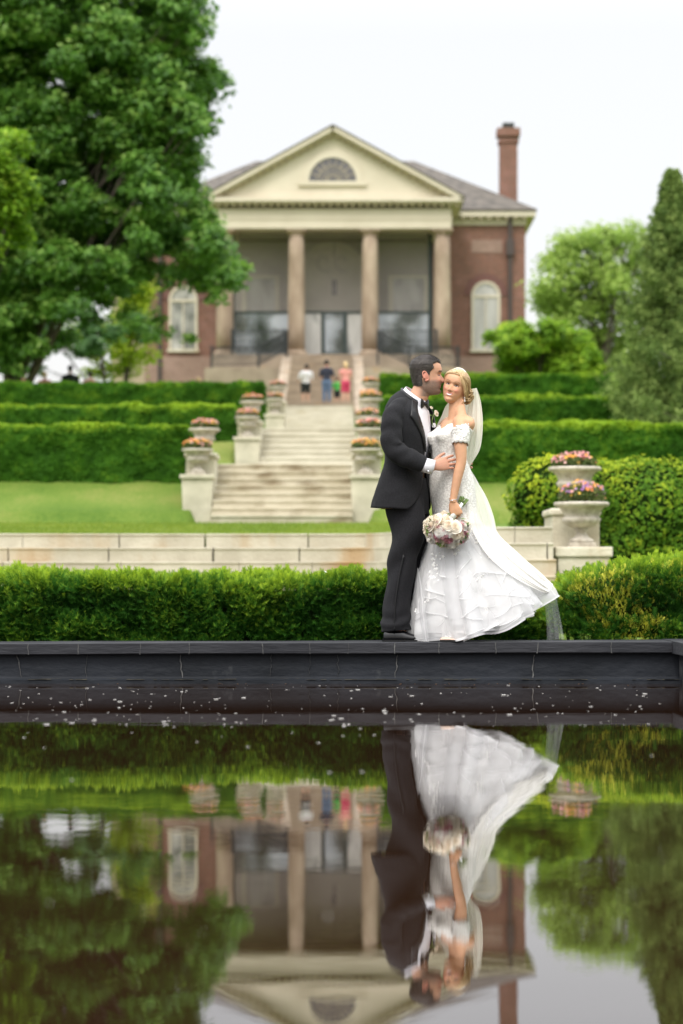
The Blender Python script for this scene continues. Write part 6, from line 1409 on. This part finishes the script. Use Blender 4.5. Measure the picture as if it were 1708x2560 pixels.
# ------------------------------------------------------------------ visitors in the background
def visitor(px, D, z, h, label, face, top, legs, hair, skin=(.55,.33,.23), shorts=False, lean=0.0, arms=.2, stout=1.0, female=False, longhair=False):
    o = thing('person', (PX(px, D), D, z), label, 'person'); s = h/1.75; b = np.array([PX(px, D), D, z]); fx, fy = math.cos(face), math.sin(face); F3 = np.array([fx, fy, 0]); L3 = np.array([-fy, fx, 0])
    def p(f, l, u): u2 = u*s; return b+F3*(f*s+lean*max(0, u2-.85*s))+L3*l*s*stout+np.array([0, 0, u2])
    K_ = []
    torso = lambda g: tube([p(0,0,.86), p(0,0,1.0), p(.01,0,1.12), p(.01,0,1.3), p(0,0,1.42), p(0,0,1.47)], np.array([.165,.155,.145,.19,.19,.08])*s*stout+g, 16, r2=np.array([.12,.115,.11,.125,.10,.06])*s*stout+g, up=L3)
    def armt(sd, g, upto=3):
        pts = [p(0, sd*.19, 1.41), p(.0, sd*.24, 1.25), p(.02, sd*.26, 1.10), p(arms, sd*.22, .98+arms*.25)][:upto+1]
        return tube(pts, np.array([.055,.048,.042,.03])[:len(pts)]*s+g, 10)
    def legt(sd, g, a=.0, b_=1.0):
        pts = [p(0, sd*.09, .92), p(.01, sd*.10, .70), p(.01, sd*.10, .48), p(-.01, sd*.10, .28), p(0, sd*.10, .07)]; n = 5 if b_ > .9 else 3
        return tube(pts[:n], (np.array([.10,.085,.062,.055,.04])*s*(1 if not stout else stout**.5)+g)[:n], 12)
    head = [ball(p(.02, 0, 1.635), (.085*s, .085*s, .115*s), 16, 12), tube([p(0,0,1.42), p(.01,0,1.56)], .055*s, 10)]
    feet = [tube([p(-.05, sd*.10, .04), p(.08, sd*.11, .045), p(.18, sd*.12, .025)], [.04*s,.045*s,.03*s], 10, r2=[.035*s,.04*s,.02*s]) for sd in (-1, 1)]
    parts = head+[torso(-.01)]+[armt(sd, 0) for sd in (-1, 1)]+[legt(sd, 0) for sd in (-1, 1)]+feet
    for sd in (-1, 1): parts += [ball(p(arms+.04, sd*.22, .96+arms*.25), (.035*s, .03*s, .05*s), 10, 8)]
    rmv = remesh(parts, .018*s, 2); build_re('body', rmv, M['skin'], o, np.tile(skin, (len(rmv[0]), 1)))
    rmv = remesh([torso(.012)]+[armt(sd, .015, 2 if not female else 1) for sd in (-1, 1)], .02*s, 2); build_re('shirt', rmv, top, o)
    rmv = remesh([legt(sd, .016, b_=.5 if shorts else 1) for sd in (-1, 1)]+[tube([p(0,0,.80), p(0,0,.90), p(0,0,1.0)], np.array([.165,.17,.155])*s*stout+.01, 16, r2=np.array([.12,.125,.115])*s*stout+.01, up=L3)], .02*s, 2); build_re('shorts' if shorts else 'trousers', rmv, legs, o)
    mb = MB(); mb.ext(ball(p(-.005, 0, 1.66), (.095*s, .095*s, .115*s), 16, 12))
    if longhair: mb.ext(tube([p(-.05,0,1.68), p(-.08,0,1.55), p(-.07,0,1.42)], [.07*s,.075*s,.04*s], 12))
    mb.build('hair', hair, o); return o
def pm(n, c): return mat(n, c, rough=.85)
hd, hbl = pm('dark_hair', (.03,.02,.015)), pm('fair_hair', (.55,.40,.20))
white, navy, jeans, black = pm('white_tee', (.75,.75,.78)), pm('navy_tee', (.025,.03,.05)), pm('blue_jeans', (.10,.16,.26)), pm('black_cloth', (.015,.02,.02))
pink, red, green, peach, grey = pm('peach_top', (.70,.30,.26)), pm('raspberry_shorts', (.55,.05,.12)), pm('bright_green_shirt', (.10,.50,.10)), pm('pink_top', (.62,.26,.24)), pm('pale_top', (.7,.72,.7))
visitor(764, 97, 7.65, 1.58, 'stout visitor in a white shirt and black shorts bending forward on the landing', PI*.58, white, black, hd, shorts=True, lean=-.28, stout=1.15, arms=.3)
visitor(817, 97.3, 7.65, 1.80, 'visitor in a navy shirt and blue jeans standing on the landing', PI*.42, navy, jeans, hd, arms=.22, skin=(.6,.3,.22))
visitor(864, 97, 7.65, 1.70, 'fair-haired visitor in a peach top and raspberry shorts on the landing', PI*.6, pink, red, hbl, shorts=True, female=True, longhair=True, skin=(.66,.38,.28))
visitor(843, 97.6, 7.65, 1.12, 'small child in bright green between two adults on the landing', PI*.5, green, black, hd, shorts=True)
for px, D, h, lab, top, lg, hr in ((60, 88, 1.66, 'visitor in pink behind the dark hedge, farthest left by the maple trunk', peach, black, hd), (112, 88, 1.62, 'visitor in a rose top behind the hedge, left of the person in black', peach, black, hbl),
        (176, 88, 1.86, 'visitor in black standing behind the dark hedge under the maple', black, black, hd), (226, 89, 1.72, 'visitor in a salmon top behind the hedge, right of the person in black', peach, black, hd),
        (497, 90, 1.58, 'visitor in a peach top half hidden by the hedge below the arched window', pink, black, hbl), (586, 92, 1.50, 'visitor in a pale top just showing over the hedge end', grey, black, pm('white_hat', (.7,.7,.68)))):
    visitor(px, D, 6.55, h, lab, PI*.5*rng.uniform(.4, 1.6), top, lg, hr, stout=1.1)
